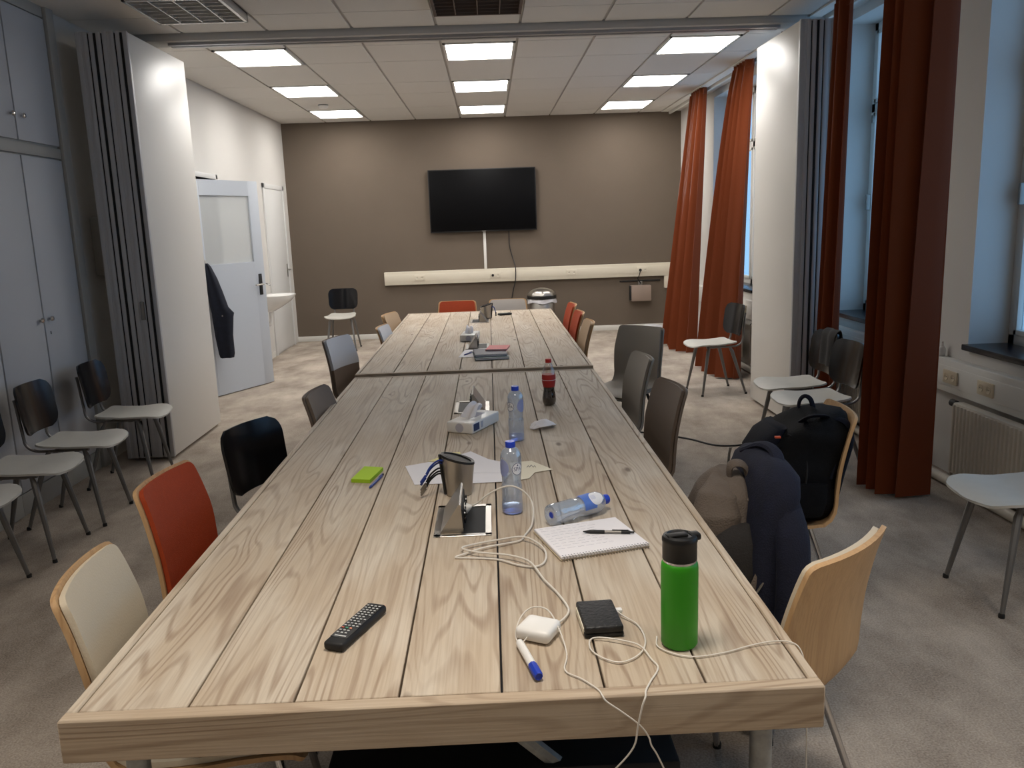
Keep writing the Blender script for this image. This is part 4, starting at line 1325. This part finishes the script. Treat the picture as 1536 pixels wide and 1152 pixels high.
# black backpack on the beech chair
t = thing('backpack', 'bulging black backpack standing on the beech chair by the right chairs', 'backpack', (1.155, 3.20, .452), -6, 'backpacks on the chairs')
lv = [(.0, .0, 0, .13, .15, 3.5), (.02, 0, 0, .155, .175, 3.5), (.10, .005, 0, .165, .185, 3.2), (.22, .015, 0, .160, .182, 3.0), (.32, .050, 0, .150, .180, 2.8), (.40, .090, 0, .125, .17, 2.6), (.45, .120, 0, .09, .14, 2.4), (.475, .140, 0, .05, .095, 2.2)]
G().loft(rbox_secs(lv, 48, .022)).build('main_compartment', 'bag_black', t, 70)
for x0 in (-.06, .03, .10):
    G().tube([(x0+.12*(max(0, math.sin(tt))**1.4), .178*math.cos(tt)*(1-.15*math.sin(tt)), .05+.405*math.sin(tt)**.7) for tt in np.linspace(.25, PI-.25, 22)], .008, 6).build('zip', 'bag_navy', t)
pk = [(.03, -.145, 0, .04, .12, 3), (.05, -.155, 0, .052, .13, 3), (.15, -.155, 0, .056, .135, 3), (.24, -.13, 0, .052, .125, 2.6), (.275, -.105, 0, .035, .10, 2.4)]
G().loft(rbox_secs(pk)).build('front_pocket', 'bag_black', t, 70)
pk = [(.25, -.10, 0, .035, .12, 3), (.28, -.11, 0, .04, .13, 3), (.36, -.07, 0, .045, .125, 2.6), (.405, -.04, 0, .03, .10, 2.4)]
G().loft(rbox_secs(pk)).build('upper_pocket', 'bag_navy', t, 70)
for s in (-1, 1):
    pk = [(.04, .0, s*.175, .09, .03, 2.6), (.10, .0, s*.185, .10, .035, 2.6), (.19, .01, s*.178, .095, .03, 2.6)]
    G().loft(rbox_secs(pk)).build('side_pocket', 'bag_black', t, 70)
    G().tube([(.14, s*.09, .455), (.18, s*.12, .44), (.20, s*.12, .36), (.18, s*.10, .2), (.14, s*.14, .06)], .024, 8, 4, flat=.4).build('shoulder_strap', 'bag_navy', t)
    G().tube([(-.03, s*.13, .395), (.02, s*.155, .36), (.03, s*.18, .25), (.02, s*.19, .15)], .004, 6, 4).build('zip', 'rubber', t)
G().tube([(.05, .03, .445), (.055, .03, .50), (.07, .02, .525), (.09, .01, .51), (.10, .0, .455)], .011, 8, 5, flat=.6).build('carry_handle', 'bag_navy', t)
G().tube([(.03, -.09, .44), (.05, -.12, .47), (.09, -.125, .475), (.115, -.09, .455)], .018, 8, 5, flat=.4).build('top_strap', 'bag_navy', t)
G().tube([(-.20, .03, .28), (-.205, .03, .25), (-.208, .03, .20)], .005, 6).build('zip_pull', 'steel', t)
G().tube([(-.10, -.178, .36), (-.104, -.187, .33), (-.103, -.192, .29)], .006, 6).build('zip_pull', 'steel', t)
G().box(-.085, -.065, -.181, -.170, .395, .402).build('tag', 'button_red', t, 0)
G().tube([(-.02, -.17, .03), (.0, -.20, -.02), (.01, -.205, -.07), (.015, -.20, -.12)], .010, 6, 4, flat=.5).build('hanging_strap', 'bag_black', t)
G().lathe([(.016, -.004), (.020, -.004), (.020, .004), (.016, .004), (.016, -.004)], 16, M=Matrix.Translation((.016, -.202, -.135)) @ Matrix.Rotation(PI/2, 4, 'X')).build('strap_ring', 'black_matte', t)
t.scale = (1.05, 1.12, .86)
# taupe backpack in front of the chair back
t = thing('backpack', 'taupe grey backpack leaning beside the right table edge in front of the navy jacket', 'backpack', (.696, 2.52, .452), 0, 'backpacks on the chairs')
lv = [(.0, 0, 0, .07, .13, 3.2), (.03, 0, 0, .09, .15, 3.2), (.14, .0, 0, .098, .155, 3), (.26, .01, 0, .092, .15, 2.8), (.34, .02, 0, .078, .135, 2.6), (.385, .03, 0, .055, .11, 2.4), (.41, .035, 0, .03, .07, 2.2)]
G().loft(rbox_secs(lv, 48, .035)).build('main_compartment', 'bag_taupe', t, 70)
pk = [(.02, .0, -.15, .075, .035, 3), (.10, .0, -.165, .085, .04, 3), (.22, .01, -.155, .078, .035, 2.6), (.28, .02, -.13, .05, .03, 2.4)]
G().loft(rbox_secs(pk)).build('front_pocket', 'bag_dark', t, 70)
pk = [(.22, -.03, -.10, .07, .055, 2.6), (.30, -.03, -.105, .075, .06, 2.6), (.37, -.015, -.07, .06, .06, 2.4), (.405, 0, -.03, .035, .045, 2.2)]
G().loft(rbox_secs(pk, 40, .04)).build('top_flap', 'bag_taupe', t, 70)
G().tube([(.03, -.02, .40), (.03, -.03, .445), (.055, -.035, .455), (.08, -.03, .43), (.09, -.02, .36)], .020, 8, 5, flat=.45).build('carry_handle', 'bag_taupe', t)
G().tube([(.06, -.08, .36), (.10, -.13, .32), (.105, -.175, .2), (.06, -.20, .08), (.03, -.19, .0)], .022, 8, 5, flat=.35).build('shoulder_strap', 'bag_taupe', t)
G().tube([(.075, -.10, .33), (.115, -.15, .25), (.10, -.20, .14), (.05, -.215, .05), (.0, -.20, .0)], .004, 6, 5).build('piping', 'steel_soft', t)
G().tube([(-.085, -.09, .33), (-.095, -.11, .28), (-.09, -.12, .24), (-.10, -.12, .20)], .003, 6, 4).build('cord', 'rubber', t)
t.scale = (1, 1, .90)
# navy jacket on the chair back
t = thing('jacket', 'dark navy jacket draped over the chair back behind the taupe backpack, reaching the floor', 'jacket', (.815, 2.515, 0), 0)
secs = []
for (z, cx, cy, rx, ry) in ((.05, .01, -.06, .060, .115), (.08, .01, -.06, .068, .13), (.25, .0, -.055, .066, .14), (.45, -.012, -.01, .082, .195), (.62, -.008, .0, .082, .205), (.74, .005, .0, .078, .207), (.82, .022, .0, .075, .203), (.875, .030, .0, .066, .19), (.905, .030, .0, .045, .15), (.918, .030, .0, .018, .09)):
    ring = ell(cx, cy, rx, ry, z, 48, 3.2)
    k = 0
    out = []
    for q, (x, y, zz) in enumerate(ring):
        a = 2*PI*q/48
        f_ = .010*math.sin(9*a+z*3)*max(0, (.85-z))
        out.append((x+f_*math.cos(a), y+f_*math.sin(a), zz))
    secs.append(out)
jk = G().loft(secs).build('body', 'navy_cloth', t, 70)
G().tube([(.03, -.13, .84), (.045, -.20, .70), (.045, -.215, .5), (.03, -.20, .28), (.02, -.185, .09)], [.045, .055, .052, .048, .04], 12, 4, flat=.75).build('sleeve', 'navy_cloth', t)
G().tube([(-.01, .10, .895), (.03, .04, .93), (.05, -.03, .925), (.04, -.10, .89)], .020, 8, 4, flat=.6).build('collar', 'navy_cloth', t)
t.scale = (.98, 1.04, .965)
# jeans left of an erased person, made up as a hanging garment
t = thing('jeans_remnant', 'dark navy jeans left of an erased person, shaped as cloth hanging at the open door beside the left folding wall', 'jeans_remnant', (-2.655, 8.27, 0), 0)
secs = []
for (z, cx, rx, ry) in ((.40, .02, .065, .04), (.44, .02, .075, .05), (.62, .01, .085, .05), (.80, .015, .10, .055), (.84, .02, .105, .055), (.90, -.01, .085, .05), (1.05, -.035, .07, .05), (1.18, -.055, .05, .045), (1.30, -.08, .025, .03), (1.33, -.09, .01, .015)):
    secs.append([(x, y+.008*math.sin(5*i/4), zz) for i, (x, y, zz) in enumerate(ell(cx, 0, rx, ry, z, 28, 2.4))])
G().loft(secs).build('cloth', 'navy_jeans', t, 70)
G().sphere((.03, -.055, .82), .008, 8).build('button', 'steel_soft', t)
G().tube([(-.09, 0, 1.32), (-.11, .015, 1.36), (-.135, .03, 1.36)], .006, 6).build('hook', 'steel', t)  # hook made up to carry the remnant

# ------------------------------------------------------------------ wash basin, bin, odds and ends
t = thing('wash_basin', 'white ceramic wash basin on the left wall beyond the open door', 'wash basin', (XL, 10.42, .64), 0)
lv = [(.0, .10, 0, .07, .09, 2.4), (.05, .14, 0, .12, .15, 2.4), (.12, .19, 0, .18, .22, 2.6), (.18, .215, 0, .208, .255, 2.8), (.20, .215, 0, .212, .26, 2.8), (.205, .215, 0, .205, .252, 2.8), (.195, .225, 0, .165, .21, 2.4), (.13, .22, 0, .12, .16, 2.2), (.09, .20, 0, .05, .07, 2.0)]
G().loft(rbox_secs(lv, 40)).build('basin', 'ceramic', t, 60)
G().tube([(.12, 0, .02), (.12, 0, -.10), (.10, 0, -.16), (.05, 0, -.15), (.0, 0, -.13)], .022, 10, 4).build('trap', 'ceramic', t)
G().tube([(.05, 0, .20), (.05, 0, .30), (.09, 0, .34), (.14, 0, .32)], .011, 8, 4).build('tap', 'chrome', t)
t = thing('soap_dispenser', 'narrow black dispenser on the wall above the wash basin', 'dispenser', (XL, 10.10, 1.0), 0)
G().box(.001, .07, -.05, .05, 0, .26, .012).build('case', 'black_matte', t)
G().box(.02, .06, -.02, .02, -.025, .0, .005).build('nozzle', 'steel_soft', t)
t = thing('waste_bin', 'round stainless steel waste bin with domed lid and white liner', 'bin', (.72, 11.80, 0), 0)
G().lathe([(0, .004), (.175, .004), (.18, .012), (.18, .535), (.176, .54)], 36).build('drum', 'steel', t)
G().lathe([(.182, 0), (.184, .03), (.181, .035)], 36).build('base_ring', 'lid_black', t)
lin = []
for k in range(3):
    lin.append([(r*math.cos(a)*(1+.03*math.sin(7*a+k)), r*math.sin(a)*(1+.03*math.sin(7*a+k)), z+.012*math.sin(5*a)) for a in np.linspace(0, 2*PI, 40, endpoint=False) for r, z in ((.200+.004*k, .555-.028*k),)])
G().loft(lin, caps=False).build('liner', 'bin_bag', t, 70)
G().lathe([(.186, .55), (.208, .552), (.210, .565), (.206, .595), (.195, .60)], 36).build('lid_ring', 'lid_black', t)
dome = []
for s in np.linspace(0, 1, 8):
    th = s*PI/2
    dome.append([(.196*math.cos(th)*math.cos(a)*(1+.03*math.cos(8*a)*math.cos(th)), .196*math.cos(th)*math.sin(a)*(1+.03*math.cos(8*a)*math.cos(th)), .598+.105*math.sin(th)) for a in np.linspace(0, 2*PI, 48, endpoint=False)])
G().loft(dome).build('dome', 'steel', t, 70)
rows = []
rnd = random.Random(5)
secs = []
for i in range(9):
    s = i/8
    r = .035+.035*math.sin(PI*s)
    secs.append([(-.25+.5*s, r*math.cos(a)+rnd.uniform(-.008, .008), max(.002, r*.75+r*.75*math.sin(a)+rnd.uniform(-.006, .006))) for a in np.linspace(0, 2*PI, 12, endpoint=False)])
o = G().loft(secs).build('plastic_bag', 'bin_bag', None, 60, (2.30, 12.0, 0), (0, 0, math.radians(8)))
tag(o, 'crumpled white plastic bag on the floor by the back wall', 'bag')
tag(G().tube([(.90, 6.30, .006), (1.22, 6.14, .006), (1.35, 6.02, .006), (1.45, 5.91, .006), (1.57, 5.74, .006), (1.76, 5.73, .006), (2.0, 5.9, .006), (2.3, 5.8, .006)], .006, 6, 6).build('floor_cable', 'dark_cable'), 'dark cable snaking over the carpet between the right chairs', 'cable')
t = thing('spray_bottle', 'tiny white bottle standing on the window duct at right', 'bottle', (XR-.032, 5.02, .72), 0)
G().lathe([(0, .001), (.018, .001), (.02, .004), (.02, .045), (.014, .058), (.008, .062)], 16).build('body', 'plastic_white', t)
G().lathe([(.009, .06), (.009, .075), (.006, .078), (.006, .09), (0, .091)], 12).build('cap', 'plastic_white', t)
# grey scarf over the chair by the folding wall
rows = []
for i in range(9):
    s = i/8
    row = []
    for j in range(9):
        v = -1+j/4
        row.append((.012*math.sin(6*v+s*3)-.03*abs(v)**2*0, v*.10, -.25*s+.0))
    rows.append(row)
t = thing('scarf', 'dark grey cloth hung over the chair back next to the right folding wall', 'scarf', (2.325, 5.58, .815), 0)
A = []
for i in range(17):
    s = -1+i/8
    row = []
    for j in range(9):
        v = -1+j/4
        x = -.030*math.copysign(1, s)*min(1, abs(s)*5)
        z = .012-.26*max(0, abs(s)-.08)
        row.append((x-.045*(abs(s))*0+.008*math.sin(5*v+2*s)+(-.006 if s < 0 else .006)+.16*0-(.05*(-.26*abs(s))/.26 if s else 0)*-.6, v*.095+.02, z))
    A.append(row)
G().slab(A, .006).build('cloth', 'bag_dark', t, 80)
